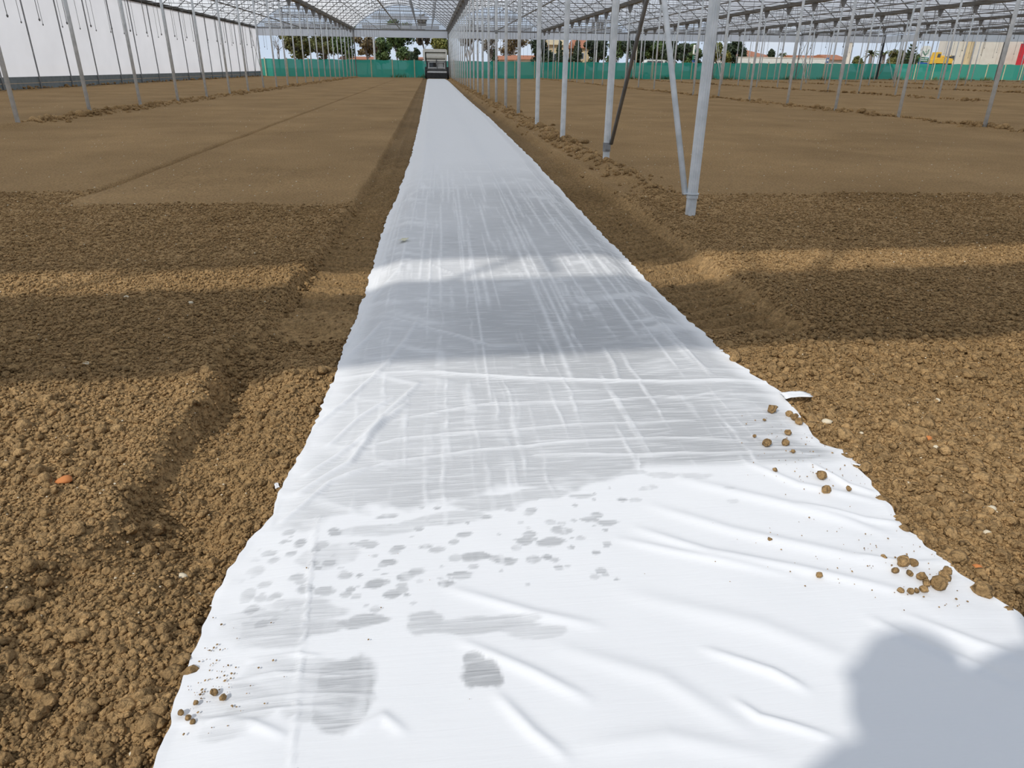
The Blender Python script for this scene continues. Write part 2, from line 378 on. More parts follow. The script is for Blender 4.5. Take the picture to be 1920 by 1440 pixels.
def axis_levels(parts):
    out = []
    for a, b, n in parts: out.append(np.linspace(a, b, n, endpoint=False))
    out.append(np.array([parts[-1][1]])); return np.concatenate(out)
gx = axis_levels([(-160, -30, 14), (-30, -8, 45), (-8, -4, 60), (-4, -1.6, 110), (-1.6, 2.6, 330), (2.6, 5, 110), (5, 9, 60), (9, 40, 60), (40, 200, 16)])
ys = [-12.0, -8, -5, -3, -1.5, -0.5, 0.2, 0.5]
y = 0.6
while y < 7.2: ys.append(y); y += max(0.008, 0.0062 * y)
while y < 12: ys.append(y); y += 0.012 * y
while y < 84: ys.append(y); y += 0.02 * y
ys += [86, 90, 100, 120, 150, 200, 300]
gy = np.array(ys)
GX, GY = np.meshgrid(gx, gy)
GZ = ground_z(GX, GY)
gme = grid_mesh('ground', GX, GY, GZ, M_SOIL)
# freshly pressed tracks hold more moisture; raked beds toned darker to dim the interior
moist_and_dim = 0.26 * sst(0.0, 0.06, GX - bankL(GY)) * (GX < 0.6) * sst(2.9, 3.6, GY) + 0.26 * sst(0.0, 0.12, bankR(GY) - GX) * (GX > 0.6) * sst(2.7, 3.2, GY)
moist_and_dim = moist_and_dim + (1 - rough_mask(GX, GY)) * (0.10 + 0.16 * (fbm(GX * 1.1, GY * 0.35, 46, 3) + 0.1))
aa = gme.attributes.new('moist_and_dim', 'FLOAT', 'POINT'); aa.data.foreach_set('value', np.clip(moist_and_dim, 0, 0.5).ravel().astype(np.float32))
ground = inst('ground', gme)
tag(ground, 'tilled brown soil beds with wheel tracks beside the white sheet', kind='structure')

# ------------------------------------------------------------------ the white fleece sheet
ys = []; y = 0.55
while y < 2.4: ys.append(y); y += max(0.0035, 0.0042 * y)
while y < 6: ys.append(y); y += 0.008 * y
while y < 73.2: ys.append(y); y += 0.014 * y
fy = np.array(ys); NC = 330
T = np.linspace(0, 1, NC)
FYg = np.repeat(fy[:, None], NC, 1)
FX = edgeL(FYg) + (edgeR(FYg) - edgeL(FYg)) * T[None, :]
FZ = sheet_z(FX, FYg)
def polydist(pts, X, Y):
    """distance to a polyline given in ground metres, and position along it"""
    best = np.full(X.shape, 9.0); tt = np.zeros(X.shape)
    n = len(pts) - 1
    for i in range(n):
        a = pts[i]; b = pts[i + 1]; d = b - a; L = d @ d
        t = np.clip(((X - a[0]) * d[0] + (Y - a[1]) * d[1]) / L, 0, 1)
        dd = np.hypot(X - a[0] - t * d[0], Y - a[1] - t * d[1])
        mk = dd < best; best = np.where(mk, dd, best); tt = np.where(mk, (i + t) / n, tt)
    return best, tt
G2 = lambda pix: np.array([gr(*q)[:2] for q in pix])
PU, PV = proj(FX, FYg, FZ)
FLD = [  # soft folds of the dry part: outline, half width, height
    ([(1195, 1005), (1328, 1051), (1495, 1082), (1712, 1132)], .016, .009), ([(1162, 1026), (1320, 1062), (1480, 1095)], .014, .007),
    ([(1224, 963), (1370, 1009), (1537, 1047), (1724, 1090)], .020, .008), ([(1278, 913), (1437, 951), (1578, 988), (1662, 1013)], .022, .009),
    ([(1391, 876), (1495, 922), (1557, 934), (1660, 950)], .016, .008), ([(846, 1121), (1000, 1167), (1120, 1190)], .014, .007),
    ([(867, 1221), (1000, 1279), (1100, 1330)], .013, .008), ([(933, 1321), (1000, 1392), (1060, 1440)], .012, .008),
    ([(1320, 1234), (1445, 1277), (1507, 1309)], .012, .009), ([(1376, 1331), (1420, 1362), (1476, 1377), (1557, 1402)], .010, .009),
    ([(1629, 1177), (1680, 1206), (1789, 1252), (1914, 1305)], .016, .008), ([(1695, 1171), (1820, 1221), (1920, 1250)], .016, .007),
    ([(1040, 1230), (1240, 1290), (1400, 1390)], .022, .006), ([(1180, 1130), (1420, 1190), (1600, 1260)], .026, .006),
    ([(660, 1390), (720, 1360), (760, 1390)], .010, .006), ([(330, 1360), (470, 1370), (540, 1400)], .009, .007), ([(1100, 1420), (1250, 1400), (1450, 1440)], .02, .006),
    ([(1520, 880), (1590, 920), (1640, 930)], .012, .010), ([(1500, 960), (1620, 985), (1690, 990)], .012, .010), ([(1610, 1060), (1700, 1070), (1765, 1058)], .010, .008),
]
CRS = [  # thin raised creases, pale where they lift off the damp soil: outline, half width, height, dryness
    ([(622, 712), (760, 708), (900, 715), (1000, 722), (1250, 727), (1400, 722), (1475, 722)], .012, .010, .9), ([(672, 585), (760, 612), (860, 640), (920, 660), (990, 655)], .012, .008, .6),
    ([(740, 800), (837, 782), (920, 769), (1122, 764), (1240, 754), (1400, 760)], .006, .006, .8), ([(690, 850), (747, 835), (841, 826), (935, 822), (1085, 809), (1300, 800)], .006, .006, .8),
    ([(650, 905), (725, 880), (879, 859), (1047, 844), (1240, 832), (1400, 838)], .006, .006, .8), ([(1002, 865), (1197, 867), (1500, 858)], .006, .008, .8),
    ([(800, 499), (852, 522), (1122, 520)], .008, .006, .5), ([(935, 522), (1060, 490), (1190, 462)], .01, .005, .3),
    ([(590, 805), (650, 760), (717, 700)], .010, .009, .7), ([(616, 842), (680, 790), (740, 756)], .010, .009, .7), ([(575, 899), (684, 835), (760, 770)], .012, .012, .7), ([(560, 932), (657, 880), (720, 800)], .012, .012, .7),
    ([(646, 677), (717, 610)], .012, .009, .6), ([(639, 659), (684, 587)], .012, .009, .6), ([(690, 560), (760, 500)], .014, .007, .5), ([(672, 839), (785, 730)], .012, .010, .6), ([(530, 985), (620, 915), (690, 890)], .010, .009, .6),
    ([(700, 720), (760, 650), (790, 600)], .012, .006, .4), ([(1130, 660), (1150, 690), (1160, 725)], .010, .006, .4), ([(1230, 620), (1300, 690)], .012, .006, .4), ([(1180, 560), (1260, 640), (1330, 710)], .012, .006, .4),
    ([(600, 975), (592, 1040), (585, 1100), (575, 1200), (565, 1310), (551, 1450)], .0022, .004, .9), ([(594, 975), (586, 1040), (579, 1100), (569, 1200), (559, 1310), (545, 1450)], .0018, .003, .5),
    ([(430, 1290), (520, 1275), (640, 1285)], .004, .004, .7), ([(440, 1330), (560, 1318), (700, 1320)], .004, .004, .7), ([(400, 1360), (520, 1345), (640, 1340)], .004, .005, .7), ([(470, 1250), (560, 1240), (600, 1245)], .004, .004, .7),
]
nearm = fy < 9.0
nr = int(nearm.sum())
Xn, Yn, PUn, PVn = FX[:nr], FYg[:nr], PU[:nr], PV[:nr]
add = np.zeros(Xn.shape); dry = np.zeros(Xn.shape)
for pts, w, h in FLD:
    d, t = polydist(G2(pts), Xn, Yn); add += h * np.exp(-(d / w) ** 2) * np.sin(np.pi * np.clip(t * 0.96 + 0.02, 0, 1)) ** 0.5
for pts, w, h, q in CRS:
    d, t = polydist(G2(pts), Xn + 0.006 * fbm(Xn * 8, Yn * 8, 73, 2), Yn + 0.012 * fbm(Xn * 6, Yn * 6, 71, 2))
    e = np.exp(-(d / w) ** 2) * (0.35 + 0.65 * np.sin(np.pi * t) ** 0.4); add += h * e; dry = np.maximum(dry, q * e)
damp = np.zeros(FX.shape)
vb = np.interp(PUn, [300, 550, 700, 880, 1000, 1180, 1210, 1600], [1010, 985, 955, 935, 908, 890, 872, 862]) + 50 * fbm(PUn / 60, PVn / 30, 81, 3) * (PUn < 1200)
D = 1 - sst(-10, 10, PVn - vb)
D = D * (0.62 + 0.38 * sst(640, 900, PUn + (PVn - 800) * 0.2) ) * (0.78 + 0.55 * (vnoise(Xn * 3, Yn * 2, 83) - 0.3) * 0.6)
# straight dry streaks left by the rollers
for i in range(64):
    xs = -0.36 + 1.52 * rng.random(); y1 = 2.0 + 4.5 * rng.random(); ln = 0.5 + 2.6 * rng.random(); w = 0.004 + 0.008 * rng.random()
    xx = xs + 0.02 * fbm(Yn * 0.8, Yn * 0 + i, 85, 2) + 0.015 * (Yn - 4)
    e = np.exp(-((Xn - xx) / w) ** 2) * sst(0, .25, Yn - y1) * (1 - sst(0, .3, Yn - y1 - ln)) * (0.45 + 0.55 * vnoise(Yn * 30, Xn * 20, i))
    dry = np.maximum(dry, 0.75 * e); add += 0.003 * e
wxx = Xn + 0.02 * fbm(Xn * 9, Yn * 9, 86, 2); wyy = Yn + 0.03 * fbm(Xn * 7, Yn * 7, 87, 2)
q1 = sst(.60, .85, fbm(wxx * 46, wyy * 1.6, 88, 2) + .5) * (0.35 + 0.65 * sst(.3, .7, fbm(wxx * 30, wyy * 26, 89, 2) + .5))
q2 = sst(.58, .80, fbm((wxx * .6 + wyy) * 15, (wyy * .2 - wxx) * 2.6, 90, 3) + .5) * (1 - sst(-.15, .15, Xn))
q3 = sst(.58, .80, fbm((wxx * .35 - wyy) * 15, (wyy * .35 + wxx) * 2.0, 92, 3) + .5) * sst(.6, .95, Xn)
q4 = sst(.60, .85, fbm(wxx * 2.6, wyy * 40, 94, 2) + .5) * sst(.4, .65, fbm(Xn * 3, Yn * 3, 96, 3) + .5)
qq = np.clip(.55 * q1 + .60 * q2 + .55 * q3 + .45 * q4, 0, .8)
dry = np.maximum(dry, qq); add += 0.0045 * qq * np.clip(D * 1.3, 0, 1)
# damp spots on the dry cloth: pixel of the spot on the ground, radii in metres
spots = [((905, 1283), .036, .040, 1.0), ((888, 1255), .022, .025, .9), ((655, 1310), .062, .075, .85), ((600, 1330), .10, .055, .5), ((520, 1310), .12, .07, .55), ((450, 1340), .09, .05, .35), ((640, 1270), .06, .03, .6), ((560, 1270), .07, .025, .45),
         ((520, 1195), .08, .05, .55), ((600, 1195), .08, .03, .6), ((560, 1160), .10, .03, .5), ((460, 1180), .05, .05, .4), ((680, 1180), .05, .018, .8), ((870, 1190), .10, .030, .55), ((960, 1185), .08, .022, .5), ((800, 1185), .04, .03, .6), ((1010, 1200), .06, .02, .4),
         ((735, 1131), .020, .014, .9), ((705, 1110), .022, .018, .9), ((760, 1097), .022, .016, .9), ((783, 1087), .02, .014, .9), ((730, 1068), .022, .012, .9), ((835, 1111), .017, .012, .9), ((870, 1095), .025, .014, .8), ((950, 1065), .03, .016, .9), ((895, 1060), .035, .016, .9), ((985, 1030), .02, .016, .9),
         ((1000, 1063), .018, .015, .7), ((1030, 1030), .03, .016, .8), ((1050, 1010), .028, .013, .8), ((1105, 988), .03, .014, .8), ((1140, 993), .03, .011, .8), ((1090, 945), .03, .012, .7), ((1190, 950), .022, .011, .4), ((1215, 928), .03, .012, .4), ((1365, 932), .02, .01, .3), ((1370, 953), .02, .009, .3),
         ((565, 1030), .014, .02, .8), ((480, 1080), .022, .02, .7), ((515, 1060), .014, .013, .8), ((467, 1127), .018, .024, .8), ((575, 1120), .02, .017, .8), ((605, 1125), .03, .016, .7), ((560, 1095), .02, .014, .7), ((650, 1095), .018, .012, .8), ((690, 1035), .025, .017, .7), ((750, 1040), .018, .01, .8), ((800, 1038), .016, .01, .8), ((730, 980), .03, .012, .8), ((870, 1018), .02, .014, .8), ((820, 1045), .02, .012, .7),
         ((930, 955), .12, .035, .6), ((1000, 940), .10, .03, .6), ((840, 985), .10, .03, .5), ((700, 1005), .10, .03, .45), ((1080, 915), .08, .025, .5), ((1160, 900), .08, .02, .5), ((620, 1060), .07, .05, .35), ((1240, 905), .05, .018, .4), ((1300, 905), .06, .014, .35)]
for i in range(130):
    u_ = 450 + 720 * rng.random(); v_ = 1000 + 190 * rng.random() - (u_ - 450) * 0.11
    s_ = 0.004 + 0.012 * rng.random() ** 2
    spots.append(((u_, v_), s_ * 1.3, s_, 0.5 + 0.4 * rng.random()))
wx = 0.012 * fbm(Xn * 14, Yn * 14, 91, 2); wy = 0.012 * fbm(Xn * 14, Yn * 14, 93, 2)
for (q, rx, ry, a) in spots:
    p = gr(*q); rr = np.hypot((Xn + wx * min(1, rx / .02) - p[0]) / rx, (Yn + wy * min(1, rx / .02) - p[1]) / ry)
    if rx > .024: rr = rr + 1.15 * fbm(Xn * 0.9 / rx, Yn * 0.9 / ry, int(q[0]) % 60, 4)
    D = np.maximum(D, a * (1 - sst(0.82, 1.08, rr)))
e = np.minimum(T[None, :], 1 - T[None, :]) * (edgeR(Yn) - edgeL(Yn))
edge_dry = 1 - sst(0.01, 0.10, np.minimum(e, 9)) * np.ones_like(Xn)
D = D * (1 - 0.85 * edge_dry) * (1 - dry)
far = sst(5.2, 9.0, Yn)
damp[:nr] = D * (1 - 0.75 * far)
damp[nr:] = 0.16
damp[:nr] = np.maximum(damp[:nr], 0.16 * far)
FZ[:nr] += add
FZ[:nr] += 0.010 * edge_dry * (fbm(Yn * 14, Xn * 5, 97, 2)) * sst(0, .02, e)
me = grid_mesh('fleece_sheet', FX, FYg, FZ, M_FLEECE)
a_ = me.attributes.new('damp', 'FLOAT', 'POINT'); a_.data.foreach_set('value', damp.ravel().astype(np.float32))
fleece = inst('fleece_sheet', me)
tag(fleece, 'long white fleece sheet laid over the bed, damp grey patches near the camera', 'fleece')

# ------------------------------------------------------------------ clods
clodcol = bpy.data.collections.new('clod_shapes')
def clod_mesh(seed, sub=2, m=M_SOIL, flat=0.75, jag=0.32):
    bm = bmesh.new(); bmesh.ops.create_icosphere(bm, subdivisions=sub, radius=1.0)
    rg = np.random.default_rng(seed); off = rg.random(3) * 50
    for v in bm.verts:
        p = np.array(v.co)
        n1 = fbm(p[0] * 1.1 + off[0], p[1] * 1.1 + p[2] * 1.7 + off[1], seed, 2) * 2
        n2 = vnoise(p[0] * 2.6 + off[2], p[1] * 2.6 - p[2] * 2.2 + off[0], seed + 4) - 0.5
        s = 1 + jag * 1.6 * float(n1) + jag * float(n2)
        v.co = Vector(p * s * np.array([1, 0.85 + 0.2 * rg.random() * 0, flat]))
    me = bpy.data.meshes.new('soil_clod'); bm.to_mesh(me); bm.free(); me.materials.append(m)
    me.polygons.foreach_set('use_smooth', [sub > 1] * len(me.polygons)); return me
CLODS = [clod_mesh(100 + i, 2) for i in range(6)]
for i, c_ in enumerate(CLODS):
    o = bpy.data.objects.new('clod_shape', c_); clodcol.objects.link(o)

def scatter(name, P, S, label, seed):
    n = len(P); rg = np.random.default_rng(seed)
    me = bpy.data.meshes.new(name); me.vertices.add(n); me.vertices.foreach_set('co', P.astype(np.float32).ravel())
    me.materials.append(M_SOIL)
    a = me.attributes.new('scl', 'FLOAT_VECTOR', 'POINT')
    sv = S[:, None] * (0.75 + 0.5 * rg.random((n, 3))); a.data.foreach_set('vector', sv.astype(np.float32).ravel())
    a = me.attributes.new('rot', 'FLOAT_VECTOR', 'POINT')
    rv = np.stack([0.9 * (rg.random(n) - .5), 0.9 * (rg.random(n) - .5), 6.283 * rg.random(n)], -1); a.data.foreach_set('vector', rv.astype(np.float32).ravel())
    a = me.attributes.new('idx', 'INT', 'POINT'); a.data.foreach_set('value', rg.integers(0, len(CLODS), n).astype(np.int32))
    o = inst(name, me)
    ng = bpy.data.node_groups.new(name, 'GeometryNodeTree')
    ng.interface.new_socket('Geometry', in_out='INPUT', socket_type='NodeSocketGeometry'); ng.interface.new_socket('Geometry', in_out='OUTPUT', socket_type='NodeSocketGeometry')
    gi = ng.nodes.new('NodeGroupInput'); go = ng.nodes.new('NodeGroupOutput')
    ip = ng.nodes.new('GeometryNodeInstanceOnPoints'); ci = ng.nodes.new('GeometryNodeCollectionInfo')
    ci.inputs['Collection'].default_value = clodcol; ci.inputs['Separate Children'].default_value = True; ci.inputs['Reset Children'].default_value = True
    def na(nm, ty):
        q = ng.nodes.new('GeometryNodeInputNamedAttribute'); q.data_type = ty; q.inputs['Name'].default_value = nm; return q.outputs['Attribute']
    L = ng.links
    L.new(gi.outputs[0], ip.inputs['Points']); L.new(ci.outputs[0], ip.inputs['Instance']); ip.inputs['Pick Instance'].default_value = True
    L.new(na('idx', 'INT'), ip.inputs['Instance Index']); L.new(na('rot', 'FLOAT_VECTOR'), ip.inputs['Rotation']); L.new(na('scl', 'FLOAT_VECTOR'), ip.inputs['Scale'])
    L.new(ip.outputs[0], go.inputs[0])
    mo = o.modifiers.new('scatter', 'NODES'); mo.node_group = ng
    tag(o, label, 'soil', kind='stuff'); return o

def near_clods(side, N, seed):
    rg = np.random.default_rng(seed)
    yy = 0.75 * (7.4 / 0.75) ** (rg.random(N * 3) ** 0.92)
    w = np.minimum(1.9 + 0.80 * yy, 6.4)
    if side < 0: xx = edgeL(yy) + 0.012 - w * rg.random(N * 3) ** 0.95
    else: xx = edgeR(yy) - 0.012 + w * rg.random(N * 3) ** 0.95
    u_, v_ = proj(xx, yy, 0 * yy)
    k = (((u_ > -60) & (u_ < 1980) & (v_ < 1520)) | (rg.random(N * 3) < 0.55)) & (rough_mask(xx, yy) > rg.random(N * 3) * 0.9 + 0.05)
    # tyre tracks are pressed flat
    tr = ((xx > bankL(yy) + .05) & (xx < 0) & (yy > 3.0)) | ((xx < bankR(yy)) & (xx > 0) & (yy > 2.9))
    k &= ~(tr & (rg.random(N * 3) < 0.93))
    xx = xx[k][:N]; yy = yy[k][:N]; n = len(xx)
    s = 0.0026 + 0.0042 * rg.random(n) ** 1.6
    big = rg.random(n); s = np.where(big > 0.93, 0.006 + 0.006 * rg.random(n), s); s = np.where(big > 0.993, 0.011 + 0.010 * rg.random(n), s)
    s = s * np.clip(0.8 + 0.12 * yy, 0.8, 1.25); s = np.where(yy > 2.6, np.minimum(s, 0.012), s)
    patch = 0.75 + 0.5 * vnoise(xx * 4, yy * 4, 7); s = s * patch
    if side > 0: s = s * np.where((yy < 2.8) & (big > .9), 1.25, 1.0)
    zz = ground_z(xx, yy) + s * 0.45
    return np.stack([xx, yy, zz], -1), s
P1, S1 = near_clods(-1, 150000, 11)
scatter('soil_clods', P1, S1, 'loose crumbly soil clods on the bed left of the white sheet', 12)
P2, S2 = near_clods(1, 130000, 13)
scatter('soil_clods', P2, S2, 'loose crumbly soil clods on the bed right of the white sheet', 14)
ROWN = {-2: 'along the white side wall', -1: 'along the post row left of the sheet', 0: 'along the post row beside the sheet'}
for k in range(1, 8): ROWN[k] = 'along the %s post row right of the sheet' % ORD[k]
for k in range(-2, 8):
    rg = np.random.default_rng(200 + k)
    y0 = {-2: 30, -1: 15, 0: 5.6, 1: 13}.get(k, 13 + 7 * k)
    n = int((YE - y0) * (26 if k in (-1, 0, 1) else 14))
    yy = y0 + (YE - y0) * rg.random(n) ** 1.25
    xx = rowx(k) + 0.14 * rg.standard_normal(n)
    cl = vnoise(yy * 1.3, yy * 0 + k, 77)
    s = (0.020 + 0.050 * rg.random(n) ** 2) * (0.55 + 1.0 * cl)
    if k == 0: s *= np.interp(yy, [5.6, 7, 10], [0.5, 0.7, 1.0]) * 0.8
    zz = ground_z(xx, yy) + 0.3 * s
    scatter('ridge_clods', np.stack([xx, yy, zz], -1), s, 'dark ridge of soil clods ' + ROWN[k], 300 + k)

# ------------------------------------------------------------------ posts
def post_mesh(h, r, n=16, flute=0.0):
    b = MB(); v = []
    for z in (-0.25, h):
        for j in range(n):
            q = r * (1 - flute * (j % 2)); v.append((q * math.cos(2 * math.pi * j / n), q * math.sin(2 * math.pi * j / n), z))
    b.add(v, [(j, (j + 1) % n, n + (j + 1) % n, n + j) for j in range(n)] + [tuple(range(n - 1, -1, -1)), tuple(n + j for j in range(n))])
    return b.mesh('support_post', M_GALV, flute == 0)
PM_NEAR = post_mesh(ZG, 0.041, 28, 0.10)
PM = post_mesh(ZG, 0.040, 12)
b = MB()                                         # flared gusset below the gutter
b.prism([(-0.05, ZG - 0.42), (0.05, ZG - 0.42), (0.17, ZG - 0.03), (-0.17, ZG - 0.03)], -0.05, 0.05)
BRK = b.mesh('gutter_bracket', M_DARK)
b = MB(); b.tube([(0, 0, 0.335), (0, 0, 0.36)], 0.047, 20); b.tube([(0, 0, 0.365), (0, 0, 0.374)], 0.053, 20); b.box(-0.075, -0.04, -0.012, 0.012, 0.362, 0.372)
COLLAR = MB(); COLLAR.tube([(0, 0, 0.135), (0, 0, 0.16)], 0.047, 24); COLLAR.tube([(0, 0, 0.165), (0, 0, 0.173)], 0.052, 24); COLLAR.box(-0.072, -0.04, -0.01, 0.01, 0.164, 0.171)
COLLAR_M = COLLAR.mesh('collar', M_GALV, False)
CUFF = MB(); CUFF.tube([(0, 0, -0.05), (0, 0, 0.05)], 0.046, 14); CUFF.box(-0.03, 0.03, -0.07, -0.04, -0.025, 0.025)
CUFF_M = CUFF.mesh('pipe_joint', M_DARK)
def brace(parent, dy, foot=0.2, top=ZG - 0.25, m=M_GALV, r=0.024, x=-0.05):
    q = MB(); q.tube([(x, 0.03 * (1 if dy > 0 else -1), foot), (x, dy * 0.97, top)], r, 12); return q.build('diagonal_brace', m, parent, smooth=True)
RNAME = {-1: 'the row left of the sheet', 0: 'the row beside the sheet'}
for k in range(1, 8): RNAME[k] = 'the %s row right of the sheet' % ORD[k]
first_in_view = {-1: 3, 0: 0, 1: 3, 2: 7, 3: 12, 4: 15, 5: 17, 6: 19, 7: 21}
nudge = {(0, 0): (0.0, 0.0), (0, 1): (0.02, 0.07), (0, 2): (0.03, 0.14), (0, 3): (0.02, 0.0)}
for k in range(-1, 8):
    c = 0
    for i in range(first_in_view[k], NP - 1):
        yy = Y0 + SP * i
        if k >= 6 and yy > yend(k) - 1: break
        dx, dy = nudge.get((k, i), (0, 0))
        near = k == 0 and i < 4
        o = inst('support_post', PM_NEAR if near else PM, None, (rowx(k) + dx, yy + dy, gzf(rowx(k))))
        if k == 0 and i == 0: lab = 'thick fluted steel post with collar ring, closest to the camera beside the sheet'
        elif k == 0 and i == 1: lab = 'steel post with dark diagonal brace, second post in the row beside the sheet'
        else: lab = 'galvanised steel post, %s from the camera in %s' % (ORD[c], RNAME[k])
        tag(o, lab, 'post', 'greenhouse posts'); c += 1
        inst('gutter_bracket', BRK, o)
        if k == 0 and i == 0:
            inst('collar', COLLAR_M, o); brace(o, SP, 0.16)
        if k == 0 and i == 1:
            brace(o, -SP, 0.26, m=M_DARK, r=0.022, x=0.045); inst('collar', CUFF_M, o, (0, 0, 0.22))
        if k == 0 and i == 6: inst('pipe_joint', CUFF_M, o, (0, 0, 2.05))
        if k == -1 and i == 5: inst('pipe_joint', CUFF_M, o, (0, 0, 2.6))
        if i == 24 and 1 <= k <= 5: brace(o, SP, 0.15); brace(o, SP, ZG - 0.25, 0.15)
        if k == 2 and i == 16: brace(o, SP, 0.15)
        if k == 3 and i in (18, 19): brace(o, SP if i == 18 else -SP, 0.15)
# the posts of the near gable, where the roof begins over the camera
for k in range(-1, 2):
    o = inst('support_post', PM, None, (rowx(k), YG, gzf(rowx(k))))
    tag(o, 'steel post at the near gable, ' + RNAME[k] + ', behind the camera', 'post', 'greenhouse posts'); inst('gutter_bracket', BRK, o)

# ------------------------------------------------------------------ roof bays
NA = 14
def arch_z(t): return ZG + 0.10 + RISE * (1 - (2 * t - 1) ** 2) ** 0.62 if 0 < t < 1 else ZG + 0.10
ARC = [(BW * i / NA, 0, ZG + 0.10 + RISE * (1 - abs(2 * i / NA - 1) ** 1.9)) for i in range(NA + 1)]
b = MB(); b.tube(ARC, 0.028, 6); ARCH = b.mesh('arch', M_DARK)
b = MB(); b.tube([(0, 0, ZG), (BW, 0, ZG)], 0.024, 6); TIE = b.mesh('tie_beam', M_DARK)
b = MB()
for a_, t_ in ((2, 3), (5, 4), (5, 6), (9, 8), (9, 10), (12, 11)):
    b.tube([(ARC[a_][0], 0, ARC[a_][2]), (BW * (t_ + (0.5 if t_ < a_ else -0.5)) / NA, 0, ZG)], 0.012, 5)
b.tube([(BW / 2, 0, ZG), (BW / 2, 0, ARC[NA // 2][2])], 0.012, 5)
WEB = b.mesh('truss_web', M_DARK)
b = MB(); b.tube([(0, 0, ZG - 0.0), (BW, 0, ZG)], 0.008, 5); WIRE = b.mesh('cross_wire', M_DARK)
def bay_name(bay):
    return {-2: 'beside the white side wall', -1: 'over the white sheet'}.get(bay, 'over the %s bay right of the sheet' % ORD[max(0, bay)])
for bay in range(-2, 7):
    xb = rowx(bay); ye = yend(bay)
    z0 = gzf(xb + BW / 2)
    root = empty('greenhouse_roof', (xb, 0, z0)); tag(root, 'arched roof bay of white film on steel arches ' + bay_name(bay), kind='structure')
    X = np.array([[p[0] for p in ARC]] * 41); Z = np.array([[p[2] + 0.05 for p in ARC]] * 41)
    Yr = np.linspace(YG, ye, 41)[:, None] * np.ones_like(X)
    Yr[0, :] += 0.05 * (X[0] + xb) - 0.03
    inst('film', grid_mesh('film', X, Yr, Z, M_FILM), root)
    n = int(round((ye - Y0) / SP))
    for i in range(n + 1):
        yy = Y0 + SP * i
        inst('arch', ARCH, root, (0, yy, 0)); inst('tie_beam', TIE, root, (0, yy, 0)); inst('truss_web', WEB, root, (0, yy, 0))
        if i < n and yy > 30: inst('cross_wire', WIRE, root, (0, yy + SP / 2, 0))
    for t_ in (2, 4, 7, 10, 12):
        q = MB(); q.tube([(ARC[t_][0], YG, ARC[t_][2]), (ARC[t_][0], ye, ARC[t_][2])], 0.022, 5); q.build('purlin', M_DARK, root)
    q = MB(); q.tube([(BW / 2, YG, ZG - 0.02), (BW / 2, ye, ZG - 0.02)], 0.045, 6); q.build('centre_bar', M_DARK, root)
    q = MB(); q.prism([(-0.20, ZG + 0.12), (-0.13, ZG - 0.06), (0.13, ZG - 0.06), (0.20, ZG + 0.12)], YG, ye); q.build('gutter', M_GUT, root, (0 if bay == -2 else 0, 0, 0))

# ------------------------------------------------------------------ hanging sprinkler lines
DR = {}
def dropper(l):
    if l not in DR:
        q = MB(); q.tube([(0, 0, 0), (0, 0, -l)], 0.008, 5); q.tube([(0, 0, -l), (0, 0, -l - 0.03), (0, 0, -l - 0.07)], [0.010, 0.026, 0.012], 6); DR[l] = q.mesh('dropper', M_PIPE)
    return DR[l]
for bay in range(-2, 6):
    for j, (fx, zb) in enumerate(((0.28, 2.36), (0.75, 2.10))):
        if bay == -1 and j == 1: continue
        x = rowx(bay) + BW * fx if bay != -2 else (-14.0 if j == 0 else -9.9)
        y0 = {-2: 16, -1: 34, 0: 34, 1: 24}.get(bay, 24 + 5 * (bay - 1)); ye = yend(bay) - 0.5
        z0 = gzf(x)
        root = empty('sprinkler_line', (x, 0, z0 + ZG - 0.08))
        tag(root, '%s of two sprinkler pipes with hanging droppers %s' % (ORD[j], bay_name(bay)), 'sprinkler', 'overhead sprinkler lines')
        q = MB(); q.tube([(0, y0, 0), (0, ye, 0)], 0.018, 6); q.build('pipe', M_PIPE, root)
        yy = 19.8 - 3 if bay == -2 else y0 + 0.5
        st = 1.5 if bay <= 0 else 3.0
        while yy < ye:
            if yy > y0: inst('dropper', dropper(round(ZG - 0.08 - zb, 2)), root, (0, yy, 0))
            yy += st if yy < 48 else 3.0

# ------------------------------------------------------------------ side wall of film
xw = rowx(-2)
wl_ = empty('wall_left', (xw, 0, 0)); tag(wl_, 'side wall of white film above two grey skirting boards', kind='structure')
Yw, Zw = np.meshgrid(np.linspace(YG, YE, 60), np.linspace(0.46, ZG + 0.05, 14), indexing='ij')
Xw = 0.05 * fbm(Yw * 0.5, Zw * 0.9, 95, 3) - 0.06
inst('film', grid_mesh('film', Xw, Yw, Zw, M_WALLF), wl_)
q = MB(); q.box(-0.02, 0.02, YG, YE, -0.15, 0.235); SB1 = q.build('skirting_board', M_BOARD, wl_)
q = MB(); q.box(-0.02, 0.015, YG, YE, 0.25, 0.49); q.build('skirting_board', M_BOARD, wl_)
q = MB(); q.tube([(0.06, 0, -0.2), (0.06, 0, ZG)], 0.032, 8); WPM = q.mesh('wall_post', M_DARK)
for i in range(0, NP): inst('wall_post', WPM, wl_, (0, Y0 + SP * i, 0))
b = MB(); b.tube([(0.06, YE - SP, 0.2), (0.06, YE, ZG - 0.2)], 0.02, 6); b.tube([(0.06, YE, 0.2), (0.06, YE - SP, ZG - 0.2)], 0.02, 6); b.build('diagonal_brace', M_DARK, wl_)
b = MB(); b.prism([(-0.20, ZG + 0.12), (-0.13, ZG - 0.06), (0.13, ZG - 0.06), (0.20, ZG + 0.12)], YG, YE); b.build('gutter', M_GUT, wl_)

